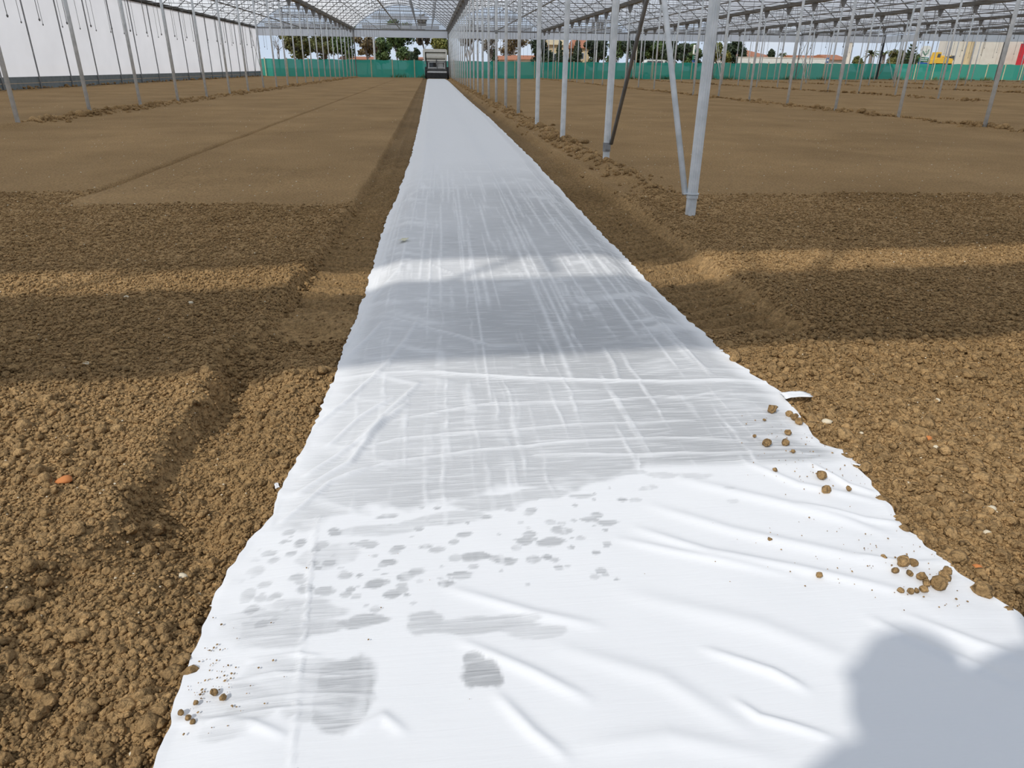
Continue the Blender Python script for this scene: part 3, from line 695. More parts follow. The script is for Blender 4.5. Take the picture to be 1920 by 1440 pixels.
# ------------------------------------------------------------------ far gable and near gable
wf = empty('wall_far', (0, 0, 0)); tag(wf, 'open far gable with a hanging film band, rails and hangers', kind='structure')
for bay in range(-2, 7):
    xb = rowx(bay); ye = yend(bay); z0 = gzf(xb + BW / 2)
    q = MB(); q.box(xb + 0.05, xb + BW - 0.05, ye + 0.02, ye + 0.05, z0 + ZG - 0.70, z0 + ZG - 0.03); q.build('film_band', M_BAND, wf)
    q = MB(); q.tube([(xb, ye, z0 + ZG + 0.02), (xb + BW, ye, z0 + ZG + 0.02)], 0.07, 6); q.build('gable_rail', M_DARK, wf)
    for zz in (0.55, 0.95, 1.35, 1.75):
        t_ = [i for i in range(NA + 1) if ARC[i][2] > ZG + zz]; xa = ARC[t_[0]][0]; xz = ARC[t_[-1]][0]
        q = MB(); q.tube([(xb + xa, ye, z0 + ZG + zz), (xb + xz, ye, z0 + ZG + zz)], 0.022, 5); q.build('gable_rail', M_LGREY, wf)
    for t_ in (4, 7, 10):
        q = MB(); q.tube([(xb + ARC[t_][0], ye, z0 + ZG), (xb + ARC[t_][0], ye, z0 + ARC[t_][2])], 0.035, 6); q.build('gable_hanger', M_DARK, wf)
    q = MB(); q.box(xb + 0.9, xb + BW - 0.9, ye + 0.02, ye + 0.04, z0 + ZG + 0.10, z0 + ZG + 0.46); q.build('film_band', M_BAND, wf)
    q = MB(); q.box(xb + 1.9, xb + BW - 1.9, ye + 0.02, ye + 0.04, z0 + ZG + 1.02, z0 + ZG + 1.28); q.build('film_band', M_BAND, wf)
    # end posts
    if bay == 5: continue
    q = MB(); q.tube([(xb, ye + 0.12, z0 - 0.2), (xb, ye + 0.12, z0 + ZG)], 0.06, 8); q.build('end_post', M_GUT, wf)
xr = rowx(5); z0 = gzf(xr)
q = MB(); q.box(xr - .02, xr + .02, YE - 6, YE, z0 + ZG - 0.70, z0 + ZG - 0.03); q.build('film_band', M_BAND, wf)
q = MB(); q.tube([(xr, YE + 0.12, z0 - 0.2), (xr, YE + 0.12, z0 + ZG)], 0.11, 8); q.build('end_post', M_BLACK, wf)
# light-grey gridded shutters in the gable
def shutter(px, py, w, h, n, lab):
    c = at(px, py, YE + 0.1); r_ = empty('gable_shutter', (c[0], YE + 0.12, c[2] - h / 2)); tag(r_, lab, 'shutter', 'gable shutters')
    q = MB()
    for a in (-1, 1): q.box(a * w / 2 - 0.04, a * w / 2 + 0.04, -0.04, 0.04, 0, h)
    q.box(-w / 2, w / 2, -0.04, 0.04, -0.04, 0.04); q.box(-w / 2, w / 2, -0.04, 0.04, h - 0.04, h + 0.04); q.build('frame', M_LGREY, r_)
    for i in range(n):
        q = MB(); q.box(-w / 2 + w * (i + .12) / n, -w / 2 + w * (i + .88) / n, -0.01, 0.02, 0.06, h - 0.06); pn = q.build('panel', M_LGREY, r_)
        for j in range(3):
            q = MB(); q.box(-w / 2 + w * (i + .2) / n, -w / 2 + w * (i + .8) / n, -0.03, -0.011, h * (j + .25) / 3, h * (j + .75) / 3); q.build('slot', M_DGREY, pn)
shutter(1121, 47, 1.15, 0.66, 4, 'pale gridded shutter high in the far gable above the tan house')
shutter(883, 45, 0.5, 0.62, 2, 'narrow pale gridded shutter high in the far gable beside the sheet row')

wn2 = empty('wall_near', (0, YG, 0)); wn2.rotation_euler = (0, 0, math.atan(0.05)); tag(wn2, 'near gable above the camera with a hanging film band', kind='structure')
for bay in range(-2, 2):
    xb = rowx(bay)
    q = MB(); q.box(xb + 0.02, xb + BW - 0.02, -0.01, 0.01, 3.17, 4.46); q.build('film_band', M_BAND, wn2)
    q = MB(); q.tube([(xb, 0, 3.17), (xb + BW, 0, 3.17)], 0.03, 6); q.build('gable_rail', M_DARK, wn2)
    q = MB(); q.tube([(xb, 0, 4.46), (xb + BW, 0, 4.46)], 0.035, 6); q.build('gable_rail', M_DARK, wn2)
    q = MB(); q.tube([(xb, 0, 5.10), (xb + BW, 0, 5.10)], 0.03, 6); q.build('gable_rail', M_DARK, wn2)
    pl = [(xb + 0.9, 5.1)] + [(xb + p[0], p[2] + 0.06) for p in ARC if p[2] > 5.1] + [(xb + BW - 0.9, 5.1)]
    q = MB(); q.prism(pl, -0.01, 0.01); q.build('film', M_BAND, wn2)
for i in range(-6, 9):
    xa = -1.24 + 2.14 * i
    q = MB(); q.tube([(xa, 0, 4.46), (xa, 0, 5.10)], 0.03, 6); q.build('web', M_DARK, wn2)
    if i % 3 == 0: q = MB(); q.tube([(xa - 0.33, 0, 4.46), (xa - 0.72, 0, 5.10)], 0.018, 6); q.build('web', M_DARK, wn2)

# ------------------------------------------------------------------ green net fence
FY_, FX0, FX1 = YE + 1.2, -17.6, 100.0
fen = empty('net_fence', (0, FY_, 0)); tag(fen, 'long green shade-net fence on pale wooden posts behind the greenhouse', 'fence')
xs = np.linspace(FX0, FX1, 400); zs = np.linspace(0, 1, 9)
XX, ZZ = np.meshgrid(xs, zs, indexing='ij')
top = 1.70 + gz(XX) + 0.03 * np.sin(XX * 2.94) + 0.04 * fbm(XX * .5, XX * 0, 44, 2)
YY = 0.05 + 0.05 * fbm(XX * 1.2, ZZ * 2, 45, 3)
inst('net', grid_mesh('net', XX, YY, gz(XX) - 0.05 + (top - gz(XX)) * ZZ, M_NET), fen)
q = MB(); q.tube([(0, 0, -0.2), (0, 0, 1.76)], 0.055, 8); FP = q.mesh('fence_post', M_WOOD)
for px in (500, 541, 581, 620, 658, 697.5, 737, 778, 851, 888, 926, 965, 1002, 1041, 1075):
    c = at(px, 145, FY_ - 0.08); inst('fence_post', FP, fen, (c[0], -0.08, gzf(c[0])))
x = at(1075, 145, FY_)[0] + 2.2
while x < FX1: inst('fence_post', FP, fen, (x, -0.08, gzf(x))); x += 2.2
b = MB()
for i in range(700):
    cx = rng.choice([-0.5, -3.2, 22, 26, 31, 33, 40, 44, 50, 53, 58, 61, 64]) + rng.standard_normal() * 0.45; cy = FY_ - 0.15 - 0.3 * rng.random(); z = gzf(cx)
    h = 0.15 + 0.35 * rng.random(); a = rng.random() * 6.28; w = 0.035; lx, ly = 0.15 * rng.standard_normal(2)
    b.add([(cx - w * math.cos(a), cy - w * math.sin(a), z), (cx + w * math.cos(a), cy + w * math.sin(a), z), (cx + lx, cy + ly * .5, z + h)], [(0, 1, 2)])
tag(b.build('weeds', LEAFS['green']), 'low green weeds growing along the foot of the net fence', 'weeds', kind='stuff')

# ------------------------------------------------------------------ sheet-laying machine
MY = 73.0
pc = at(818, 146, MY); mx = pc[0]
u1 = (at(842, 130, MY)[0] - at(797, 130, MY)[0]) / 45.0          # metres per pixel there
zb = at(818, 146.3, MY)[2]
def mxz(px, py): return ((px - 818) * u1, (146.3 - py) * u1)
mac = empty('sheet_laying_machine', (mx, MY, 0)); tag(mac, 'cream and black machine with a fleece roll at the far end of the sheet', 'machine')
def mbox(name, p0, p1, y0, y1, m, par=mac):
    (a, c), (b_, d) = mxz(*p0), mxz(*p1); q = MB(); q.box(min(a, b_), max(a, b_), y0, y1, min(c, d), max(c, d)); return q.build(name, m, par)
can = MB(); (a, t_), (b_, lo) = mxz(794.5, 95), mxz(839.5, 116)
can.prism([(a + .08, t_), (b_ - .08, t_), (b_, t_ - .12), (b_, lo + .1), (b_ - .15, lo + .1), (b_ - .15, t_ - .26), (a + .2, t_ - .26), (a + .2, lo), (a, lo + .25), (a, t_ - .12)], 0, 1.9); can.build('canopy', M_WHITE, mac)
q = MB(); (a, c0), (b_, c1) = mxz(800.5, 100.8), mxz(836.5, 112.3); rr = (c0 - c1) / 2; q.tube([(a, 0.1 + rr, (c0 + c1) / 2), (b_, 0.1 + rr, (c0 + c1) / 2)], rr, 24)
roll = q.build('fleece_roll', M_WHITE, mac); roll['label'] = 'roll of white fleece'
q = MB(); q.tube([(a - .09, 0.1 + rr, (c0 + c1) / 2), (b_ + .07, 0.1 + rr, (c0 + c1) / 2)], 0.04, 8); q.build('spindle', M_DGREY, roll)
mbox('dark_gap_sheet', (798, 98), (838, 116), 0.9, 0.94, M_DGREY)  # dark sheet standing in for the dark gap around the roll
mbox('cross_beam', (801, 113), (836.5, 115.3), 0.02, 0.12, M_WHITE); mbox('cross_beam', (803, 116.3), (836, 118), 0.0, 0.1, M_LGREY)
for px in (803.7, 818.5, 833.5): mbox('upright', (px, 116), (px + 1.9, 128.5), 0.0, 0.1, M_LGREY)
mbox('cross_beam', (803, 126), (834, 128), -0.02, 0.1, M_LGREY)
mbox('window_pane', (806.5, 118.5), (817.5, 126), 0.2, 0.23, M_GLASS); mbox('window_pane', (821, 118.5), (832, 126), 0.2, 0.23, M_LGREY)
q = MB(); p0, p1, p2 = mxz(819.5, 113), mxz(818.5, 120), mxz(820.5, 129); q.tube([(p0[0], -.02, p0[1]), (p1[0], -.12, p1[1]), (p2[0], -.08, p2[1])], 0.035, 8); q.build('hose', M_DGREY, mac)
mbox('engine', (812.5, 117.5), (817.5, 125), 0.11, 0.3, M_BLACK)
mbox('body', (800, 116), (838.5, 133), 0.3, 2.6, M_DGREY); mbox('bumper', (801, 128.6), (838, 131), -0.05, 0.2, M_DGREY)
mbox('plate', (801.5, 132.3), (838, 135.6), -0.12, 0.0, M_LGREY)
mbox('skirt', (800, 135.6), (839, 145.2), -0.08, 0.4, M_BLACK)
for px in (797.2, 838.2):
    for yy in (0.55, 2.3):
        (a, c0), (b_, _) = mxz(px, 125.5), mxz(px + 4.3, 146); R_ = c0 / 2
        q = MB(); q.tube([(a, yy, R_), (a + .03, yy, R_), (b_ - .03, yy, R_), (b_, yy, R_)], [R_ * .9, R_, R_, R_ * .9], 24); w_ = q.build('tyre', M_BLACK, mac)
        q = MB(); q.tube([(a - .02, yy, R_), (b_ + .02, yy, R_)], R_ * .5, 16); q.build('rim', M_LGREY, w_)
q = MB(); q.tube([(mxz(798, 120)[0], 0.15, mxz(798, 120)[1]), (mxz(796, 114)[0], 0.1, mxz(796, 114)[1])], 0.03, 6); q.build('lever', M_LGREY, mac)

# ------------------------------------------------------------------ trees and buildings beyond the fence
def crown_mesh(m, blobs, n, s, rg):
    v = np.zeros((n * 4, 3)); bl = np.array(blobs)
    w = bl[:, 3] * bl[:, 4]; pick = rg.choice(len(bl), n, p=w / w.sum())
    d = rg.standard_normal((n, 3)); d /= np.linalg.norm(d, axis=1)[:, None]
    rad = 0.25 + 0.85 * rg.random(n) ** 0.6
    c = bl[pick, :3] + d * rad[:, None] * np.stack([bl[pick, 3], bl[pick, 3], bl[pick, 4]], -1)
    a = rg.standard_normal((n, 3)); a /= np.linalg.norm(a, axis=1)[:, None]
    b_ = np.cross(a, d + 0.3 * rg.standard_normal((n, 3))); b_ /= np.linalg.norm(b_, axis=1)[:, None]
    sz = s * (0.6 + 0.8 * rg.random(n))[:, None]
    for j, (p, q_) in enumerate(((-1, -.5), (1, -.6), (.8, .6), (-.7, .5))): v[j::4] = c + a * sz * p + b_ * sz * q_
    me = bpy.data.meshes.new('crown'); me.from_pydata(v.tolist(), [], np.arange(n * 4).reshape(-1, 4).tolist()); me.materials.append(m); return me
def branches(b, p, d, L, r, depth, rg, spread=0.55):
    e = p + d * L; b.tube([p, (p + e) / 2 + Vector(rg.standard_normal(3) * L * 0.04), e], [r, r * .85, r * .65], 5, False)
    if depth == 0: return [e]
    out = []
    for i in range(3 if depth > 1 else 3):
        nd = (d + Vector(rg.standard_normal(3) * spread) + Vector((0, 0, 0.18))).normalized(); out += branches(b, e if i < 2 else (p + e * 2) / 3, nd, L * (0.62 + 0.2 * rg.random()), r * 0.6, depth - 1, rg, spread)
    return out
TN = [0]
def tree(px0, px1, pytop, Y, kind, label, bark=M_BARK, leaves=900, pybot=None, name='tree', size=0.22, trunkh=0.28):
    TN[0] += 1; rg = np.random.default_rng(500 + TN[0])
    pc_ = (px0 + px1) / 2; xc = at(pc_, 140, Y)[0]; z0 = gzf(xc); W_ = at(px1, 140, Y)[0] - at(px0, 140, Y)[0]; H_ = at(pc_, pytop, Y)[2] - z0
    root = empty(name, (xc, Y, z0)); tag(root, label, 'tree', 'trees beyond the fence')
    b = MB(); tips = branches(b, Vector((0, 0, -0.2)), Vector((0.03 * rg.standard_normal(), 0, 1)).normalized(), H_ * trunkh + .2, 0.010 * H_ + 0.05, 3, rg, 0.42)
    sx = W_ / 2 / max(0.1, max(abs(t.x) for t in tips)) * .85; sz = H_ * .92 / max(t.z for t in tips)
    b.v = [(x_ * sx if z_ > H_ * trunkh * .5 else x_, y_ * sx if z_ > H_ * trunkh * .5 else y_, z_ * sz) for x_, y_, z_ in b.v]
    b.build('trunk', bark, root)
    if leaves:
        bl = []
        for t in tips:
            bl.append((t.x * sx, t.y * sx, t.z * sz, W_ * (0.13 + 0.08 * rg.random()), H_ * (0.07 + 0.05 * rg.random())))
        if kind in ('dark', 'green', 'olive'):
            for i in range(7): bl.append(((rg.random() - .5) * W_ * .55, (rg.random() - .5) * W_ * .4, H_ * (0.38 + 0.45 * rg.random()), W_ * .22, H_ * .13))
        inst('crown', crown_mesh(LEAFS[kind], bl, leaves * 3, size * .6, rg), root)
    return root
def conifer(px0, px1, pytop, Y, label, kind='dark', leaves=1300):
    TN[0] += 1; rg = np.random.default_rng(500 + TN[0]); pc_ = (px0 + px1) / 2; xc = at(pc_, 140, Y)[0]; z0 = gzf(xc)
    W_ = at(px1, 140, Y)[0] - at(px0, 140, Y)[0]; H_ = at(pc_, pytop, Y)[2] - z0
    root = empty('conifer', (xc, Y, z0)); tag(root, label, 'tree', 'trees beyond the fence')
    q = MB(); q.tube([(0, 0, -.2), (0, 0, H_ * .9)], [0.16, 0.04], 7); q.build('trunk', M_BARK, root)
    bl = [(0.1 * rg.standard_normal() * W_, 0, H_ * (0.10 + 0.82 * i / 11), W_ * .5 * (1 - 0.75 * (i / 11) ** 1.3), H_ * .09) for i in range(12)]
    inst('crown', crown_mesh(LEAFS[kind], bl, leaves * 2, 0.12, rg), root)
def palm(px, pytop, w, Y, label):
    TN[0] += 1; rg = np.random.default_rng(500 + TN[0]); xc = at(px, 140, Y)[0]; z0 = gzf(xc); H_ = at(px, pytop, Y)[2] - z0; W_ = at(px + w, 140, Y)[0] - at(px, 140, Y)[0]
    root = empty('palm', (xc, Y, z0)); tag(root, label, 'palm', 'palms beyond the fence')
    q = MB(); q.tube([(0, 0, -.2), (0.05, 0, H_ * .4), (0, 0, H_ * .74)], [0.3, 0.25, 0.22], 9); q.build('trunk', M_BARKG, root)
    for i in range(22):
        a = 6.283 * i / 22 + rg.random() * .3; el = 1.25 * rg.random() - 0.1; L = W_ * (0.85 + .3 * rg.random()); q = MB(); pts = []
        for t in np.linspace(0, 1, 7):
            rr = L * t * math.cos(el * (1 - t * .5)); pts.append((rr * math.cos(a), rr * math.sin(a), H_ * .74 + L * (math.sin(el) * t - 0.75 * t * t + 0.25 * t)))
        n_ = Vector((-math.sin(a), math.cos(a), 0))
        for j in range(6):
            p, e_ = Vector(pts[j]), Vector(pts[j + 1]); w_ = 0.14 * (1 - j / 7) + 0.04
            q.add([p - n_ * w_ - Vector((0, 0, .06)), p, e_, e_ - n_ * w_ * .8 - Vector((0, 0, .06))], [(0, 1, 2, 3)]); q.add([p + n_ * w_ - Vector((0, 0, .06)), p, e_, e_ + n_ * w_ * .8 - Vector((0, 0, .06))], [(3, 2, 1, 0)])
        q.build('frond', LEAFS['palm'], root)

tree(505, 548, 62, 92, 'brown', 'bare leafless tree standing at the end of the side wall', M_BARKG, 0)
tree(538, 600, 50, 96, 'olive', 'olive-green tree with sparse yellowing crown behind the left bay', M_BARK, 1500)
tree(585, 640, 55, 106, 'olive', 'olive-green tree with open branches, second from the side wall', M_BARK, 1300)
tree(625, 672, 52, 97, 'green', 'mid-green tree with tangled branches behind the left post row', M_BARK, 1200)
tree(672, 708, 66, 94, 'brown', 'brownish thin tree beside the white utility pole', M_BARKG, 500)
tree(698, 735, 70, 98, 'green', 'dense green tree just right of the white utility pole', M_BARK, 1500)
tree(718, 775, 36, 102, 'green', 'tall green tree with pale trunk behind the middle of the far gable', M_BARKG, 1900)
conifer(764, 792, 90, 95, 'low dark conifer behind the fence beside the machine')
tree(785, 813, 30, 104, 'grey', 'tall grey-brown tree with dry leaves left of the machine', M_BARKG, 1100)
tree(808, 846, 62, 100, 'yellow', 'yellow-green leafy tree right above the machine', M_BARK, 1100)
tree(858, 905, 46, 100, 'grey', 'bare grey tree seen between the posts right of the machine', M_BARKG, 350)
tree(905, 943, 60, 122, 'grey', 'thin grey winter tree seen left of the terracotta roof', M_BARKG, 300)
tree(935, 990, 62, 132, 'brown', 'brown autumn tree behind the low terracotta roof', M_BARKG, 900)
conifer(921, 936, 90, 96, 'small dark cypress at the left end of the terracotta roof', 'dark', 600)
tree(992, 1034, 68, 101, 'dark', 'dark green tree left of the tan house', M_BARK, 1700)
conifer(1040, 1058, 76, 93, 'slim dark cypress in front of the tan house wall', 'dark', 1000)
conifer(1066, 1094, 74, 94, 'broad dark conifer in front of the tan house roof')
for i, (a, c_, t_) in enumerate(((1096, 1142, 70), (1132, 1176, 66), (1166, 1212, 68), (1200, 1250, 70), (1240, 1290, 74), (1275, 1312, 82))):
    tree(a, c_, t_, 94 + 9 * (i % 2), 'dark' if i % 2 == 0 else 'green', 'dark dense evergreen, %s from the tan house in the tall hedge of trees' % ORD[i], M_BARK, 1700)
tree(1328, 1358, 80, 96, 'yellow', 'yellow-green tree beside the leaning near post', M_BARK, 1100)
tree(1350, 1390, 72, 104, 'dark', 'dark green tree left of the hip-roofed white house', M_BARK, 1600)
tree(1436, 1450, 93, 105, 'dark', 'small dark tree behind the hip-roofed white house', M_BARK, 500)
palm(1461, 88, 8, 100, 'palm by the white garden wall beside the hip-roofed house')
palm(1626, 86, 15, 100, 'bushy palm, left of the pair beside the orange-roofed house')
palm(1650, 86, 13, 108, 'bushy palm, right of the pair near the black gable post')
tree(1596, 1618, 105, 99, 'olive', 'low olive bush right of the orange-roofed house', M_BARK, 600, trunkh=.15)
tree(1660, 1692, 94, 100, 'olive', 'round olive-green bush right of the black gable post', M_BARK, 1000, trunkh=.15)
tree(1686, 1720, 98, 101, 'green', 'round green bush below the tiered araucaria', M_BARK, 900, trunkh=.15)
# araucaria with flat tiers
xc = at(1700, 140, 96)[0]; z0 = gzf(xc); H_ = at(1700, 84, 96)[2] - z0
ar = empty('araucaria', (xc, 96, z0)); tag(ar, 'slim araucaria with flat tiers rising behind the green bushes', 'tree', 'trees beyond the fence')
q = MB(); q.tube([(0, 0, -.2), (0, 0, H_)], [0.14, 0.03], 7); q.build('trunk', M_BARK, ar)
for i in range(7):
    q = MB(); R_ = 0.9 - 0.1 * i
    for j in range(9):
        a = 6.283 * j / 9 + i; q.tube([(0, 0, H_ * (.45 + .085 * i)), (R_ * math.cos(a), R_ * math.sin(a), H_ * (.45 + .085 * i) + .1), (R_ * 1.25 * math.cos(a), R_ * 1.25 * math.sin(a), H_ * (.45 + .085 * i) + .3)], [.08, .1, .03], 5)
    q.build('branch_tier', LEAFS['dark'], ar)

def house(px0, px1, pyeave, pyridge, Y, depth, wall, roof, label, hip=0.0, wins=(), name='house', z_bot=0.0):
    a = at(px0, pyeave, Y); b_ = at(px1, pyeave, Y); r_ = at((px0 + px1) / 2, pyridge, Y + depth / 2)
    xc = (a[0] + b_[0]) / 2; w = b_[0] - a[0]; z0 = gzf(xc); he = a[2] - z0; hr = max(r_[2] - z0, he + .2)
    root = empty(name, (xc, Y, z0)); tag(root, label, 'house', 'houses beyond the fence')
    q = MB(); q.box(-w / 2, w / 2, 0, depth, -0.1, he); q.build('wall', wall, root)
    o_ = 0.35; q = MB(); v = [(-w / 2 - o_, -o_, he), (w / 2 + o_, -o_, he), (w / 2 + o_, depth + o_, he), (-w / 2 - o_, depth + o_, he), (-w / 2 * (1 - hip) - o_ * (hip == 0), depth / 2, hr), (w / 2 * (1 - hip) + o_ * (hip == 0), depth / 2, hr)]
    q.add(v, [(0, 1, 5, 4), (2, 3, 4, 5), (1, 2, 5), (3, 0, 4), (3, 2, 1, 0)]); q.build('roof', roof, root)
    for (fx, fz, ww, hh) in wins:
        q = MB(); q.box(-w / 2 + fx * w - ww / 2, -w / 2 + fx * w + ww / 2, -0.05, 0.02, he * fz - hh / 2, he * fz + hh / 2); f_ = q.build('window', M_WHITE, root)
        q = MB(); q.box(-w / 2 + fx * w - ww / 2 + .08, -w / 2 + fx * w + ww / 2 - .08, -0.07, -0.051, he * fz - hh / 2 + .08, he * fz + hh / 2 - .08); q.build('pane', M_GLASS, f_)
    return root
house(937, 964, 112, 104.5, 110, 5, M_PALE, M_TILE, 'low outbuilding with terracotta roof at the small cypress behind the fence')
house(966, 1031, 111, 104, 119, 6, M_PALE, M_TILE, 'long low outbuilding with terracotta roof left of the tan house')
house(640, 700, 111, 106, 106, 5, M_PALE, M_TILE, 'low building with terracotta roof behind the trees left of the pole')
house(762, 792, 112, 107, 106, 5, M_PALE, M_TILE, 'low brown-roofed shed behind the conifer beside the machine')
house(1034, 1064, 84, 75, 110, 8, M_TAN, M_TAN, 'tall pale tan house block with a slanted roof behind the cypress', wins=((.3, .6, .7, 1.1),))
house(1083, 1106, 90, 75, 110, 7, M_TAN, M_TILE, 'tan house with a sloping ochre roof left of the tall evergreens', wins=((.35, .72, .7, .9),))
hh_ = house(1390, 1446, 106, 93, 106, 12, M_PALE, M_TILE, 'white house with a hipped terracotta roof behind the garden wall', hip=.75, wins=((.2, .8, .9, .8), (.75, .8, .9, .8)))
house(1500, 1550, 109, 104, 118, 8, M_PALE, M_TILE, 'distant pale house with a flat reddish roof above the garden wall')
house(1562, 1590, 112, 103, 106, 8, M_PALE, M_TILE, 'house with a bright orange roof right of the blue sign')
# garden wall
a = at(1385, 108, 97); b_ = at(1553, 109, 97); gw = empty('garden_wall', (a[0], 97, gzf(a[0]))); tag(gw, 'long white garden wall running behind the net fence', 'wall')
L_ = b_[0] - a[0]; hw = a[2] - gzf(a[0])
q = MB(); q.box(0, L_, 0, 0.2, -.1, hw); q.build('masonry', M_WHITE, gw)
q = MB(); q.box(-.05, L_ + .05, -0.05, 0.25, hw, hw + .1); q.build('coping', M_PALE, gw)
# utility poles
for px, py, Y, mm, r0, lab in ((700, 66, 90, M_LGREY, .14, 'white utility pole between the trees behind the left bay'), (1120, 72, 90, M_LGREY, .10, 'pale utility pole in front of the tall evergreens'), (1195, 82, 90, M_WOOD, .08, 'thin wooden pole in front of the tall evergreens'), (1597, 78, 95, M_PALE, .30, 'thick cream column right of the orange-roofed house')):
    c = at(px, py, Y); z0 = gzf(c[0]); o = empty('utility_pole', (c[0], Y, z0)); tag(o, lab, 'pole')
    q = MB(); q.tube([(0, 0, -.2), (0, 0, (c[2] - z0) * .98)], [r0, r0 * .8], 10); q.build('pole', mm, o)
    q = MB(); q.tube([(0, 0, (c[2] - z0) * .98), (0, 0, (c[2] - z0))], [r0 * 1.2, r0 * 1.1], 10); q.build('cap', M_LGREY, o)
# large cream warehouse with wall panels
a = at(1784, 80, 99); b_ = at(1960, 78, 99); z0 = gzf(a[0]); wh = empty('warehouse', (a[0], 99, z0)); tag(wh, 'large cream warehouse with panelled wall at the far right', 'building')
L_ = b_[0] - a[0] + 8; hh = at(1850, 62, 99)[2] - z0
q = MB(); q.box(0, L_, 0.08, 2.5, -.1, hh); q.build('body', M_PALE, wh)
n = 9
for i in range(n):
    q = MB(); q.box(L_ * i / n + .03, L_ * (i + 1) / n - .03, 0, 0.1, -.1, hh); q.build('wall_panel', M_TAN if i == 1 and False else M_CREAM, wh)
q = MB(); q.box(-.2, L_ + .2, -.2, 2.7, hh, hh + .35); q.build('roof_edge', M_LGREY, wh)
q = MB(); q.tube([(L_ / n * 1.1, -.25, -.1), (L_ / n * 1.1, -.25, hh)], 0.45, 12); q.build('downpipe', M_TAN, wh)
c = at(1917, 100, 97); z0 = gzf(c[0]); rs = empty('red_sign', (c[0] + .6, 97, z0)); tag(rs, 'red sign panel standing at the warehouse wall', 'sign')
zt = at(1917, 82, 97)[2] - z0
q = MB(); q.box(-1.1, 1.1, -.1, .1, 1.5, zt); q.build('panel', M_RED, rs); q = MB(); q.box(-1.15, 1.15, -.06, .06, zt, zt + .08); q.build('frame', M_LGREY, rs)
for s_ in (-1, 1): q = MB(); q.tube([(s_ * .8, 0, -.1), (s_ * .8, 0, 1.5)], .06, 8); q.build('leg', M_LGREY, rs)

# pylon signs with a leaf emblem
def rrect(w, h, r, n=6):
    out = []
    for cx, cz, a0 in ((w / 2 - r, r, -90), (w / 2 - r, h - r, 0), (-w / 2 + r, h - r, 90), (-w / 2 + r, r, 180)):
        for j in range(n + 1):
            a = math.radians(a0 + 90 * j / n); out.append((cx + r * math.cos(a), cz + r * math.sin(a)))
    return out
def pylon(px, w, pyt, pym, pyb, Y, lab, rz=0.0):
    zt, zm = at(px, pyt, Y)[2], at(px, pym, Y)[2]; x = at(px, 110, Y)[0]; z0 = gzf(x); W_ = at(px + w, 110, Y)[0] - x; zl = at(px, pyb, Y)[2]
    o = empty('pylon_sign', (x, Y, z0), rz); tag(o, lab, 'sign', 'pylon signs')
    q = MB(); q.prism([(a_, c_ + zm - z0) for a_, c_ in rrect(W_, zt - zm, W_ * .28)], -.1, .1); pn = q.build('panel', M_WHITE, o)
    q = MB(); h_ = zt - zm
    for s_ in (-1, 1):
        q.tube([(0, -.115, zm - z0 + h_ * .15), (s_ * W_ * .12, -.115, zm - z0 + h_ * .35), (s_ * W_ * .30, -.115, zm - z0 + h_ * (.62 + .08 * s_))], .035, 5)
        q.tube([(0, -.115, zm - z0 + h_ * .15), (s_ * W_ * .30, -.115, zm - z0 + h_ * .38), (s_ * W_ * .30, -.115, zm - z0 + h_ * (.62 + .08 * s_))], .03, 5)
    q.build('leaf_emblem', M_SGREEN, pn)
    hb = zm - z0
    q = MB(); q.box(-W_ / 2, W_ / 2, -.08, .08, hb - .55, hb - .05); q.build('lettering_board', M_SGREEN, o)
    for j in range(2): q = MB(); q.box(-W_ * .38, W_ * .38, -.10, -.081, hb - .22 - .2 * j, hb - .14 - .2 * j); q.build('text_bar', M_WHITE, o)
    q = MB(); q.box(-W_ / 2, W_ / 2, -.08, .08, hb - 1.1, hb - .6); q.build('lettering_board', M_BLUE, o)
    q = MB(); q.box(-W_ * .38, W_ * .38, -.10, -.081, hb - .95, hb - .85); q.build('text_bar', M_WHITE, o)
    for s_ in (-1, 1): q = MB(); q.tube([(s_ * W_ * .35, 0, -.1), (s_ * W_ * .35, 0, hb - 1.1)], .06, 8); q.build('leg', M_LGREY, o)
pylon(1732, 17, 86, 107, 120, 92, 'white pylon sign with a leaf emblem beside the yellow excavator')
pylon(1301, 10, 84, 103, 116, 92, 'white pylon sign with a leaf emblem behind the leaning near post', 0.9)
c = at(1552, 113, 90); z0 = gzf(c[0]); bs = empty('blue_sign', (c[0], 90, z0)); tag(bs, 'small blue road sign above the net fence by the garden wall', 'sign')
zt = c[2] - z0
q = MB(); q.box(-.22, .22, -.03, .03, zt - .28, zt + .28); q.build('panel', M_BLUE, bs); q = MB(); q.tube([(0, .06, -.1), (0, .06, zt + .3)], .04, 8); q.build('pole', M_LGREY, bs)
q = MB(); q.box(-.12, .12, -.045, -.031, zt - .1, zt + .1); q.build('symbol', M_WHITE, bs)

# white car behind the net
c = at(1236, 117, 86); z0 = gzf(c[0]); car = empty('white_car', (c[0], 86.5, z0)); tag(car, 'white car parked behind the green net, its roof showing above', 'car')
hc = at(1236, 112.2, 86.5)[2] - z0; L_ = (at(1268, 117, 86.5)[0] - at(1192, 117, 86.5)[0]); s_ = L_ / 4.3
pl = [(-2.15, .35), (2.15, .35), (2.15, .85), (1.75, .98), (1.1, 1.0), (.45, 1.0)]
q = MB(); q.prism([(x_ * s_, z_ * hc / 1.5) for x_, z_ in [(-2.15, .3), (2.15, .3), (2.15, .9), (1.3, 1.02), (-1.9, 1.02), (-2.15, .8)]], -.85, .85); q.build('body', M_WHITE, car)
q = MB(); q.prism([(x_ * s_, z_ * hc / 1.5) for x_, z_ in [(-1.75, 1.02), (1.25, 1.02), (.75, 1.40), (.45, 1.5), (-1.25, 1.5)]], -.75, .75); cb = q.build('cabin', M_WHITE, car)
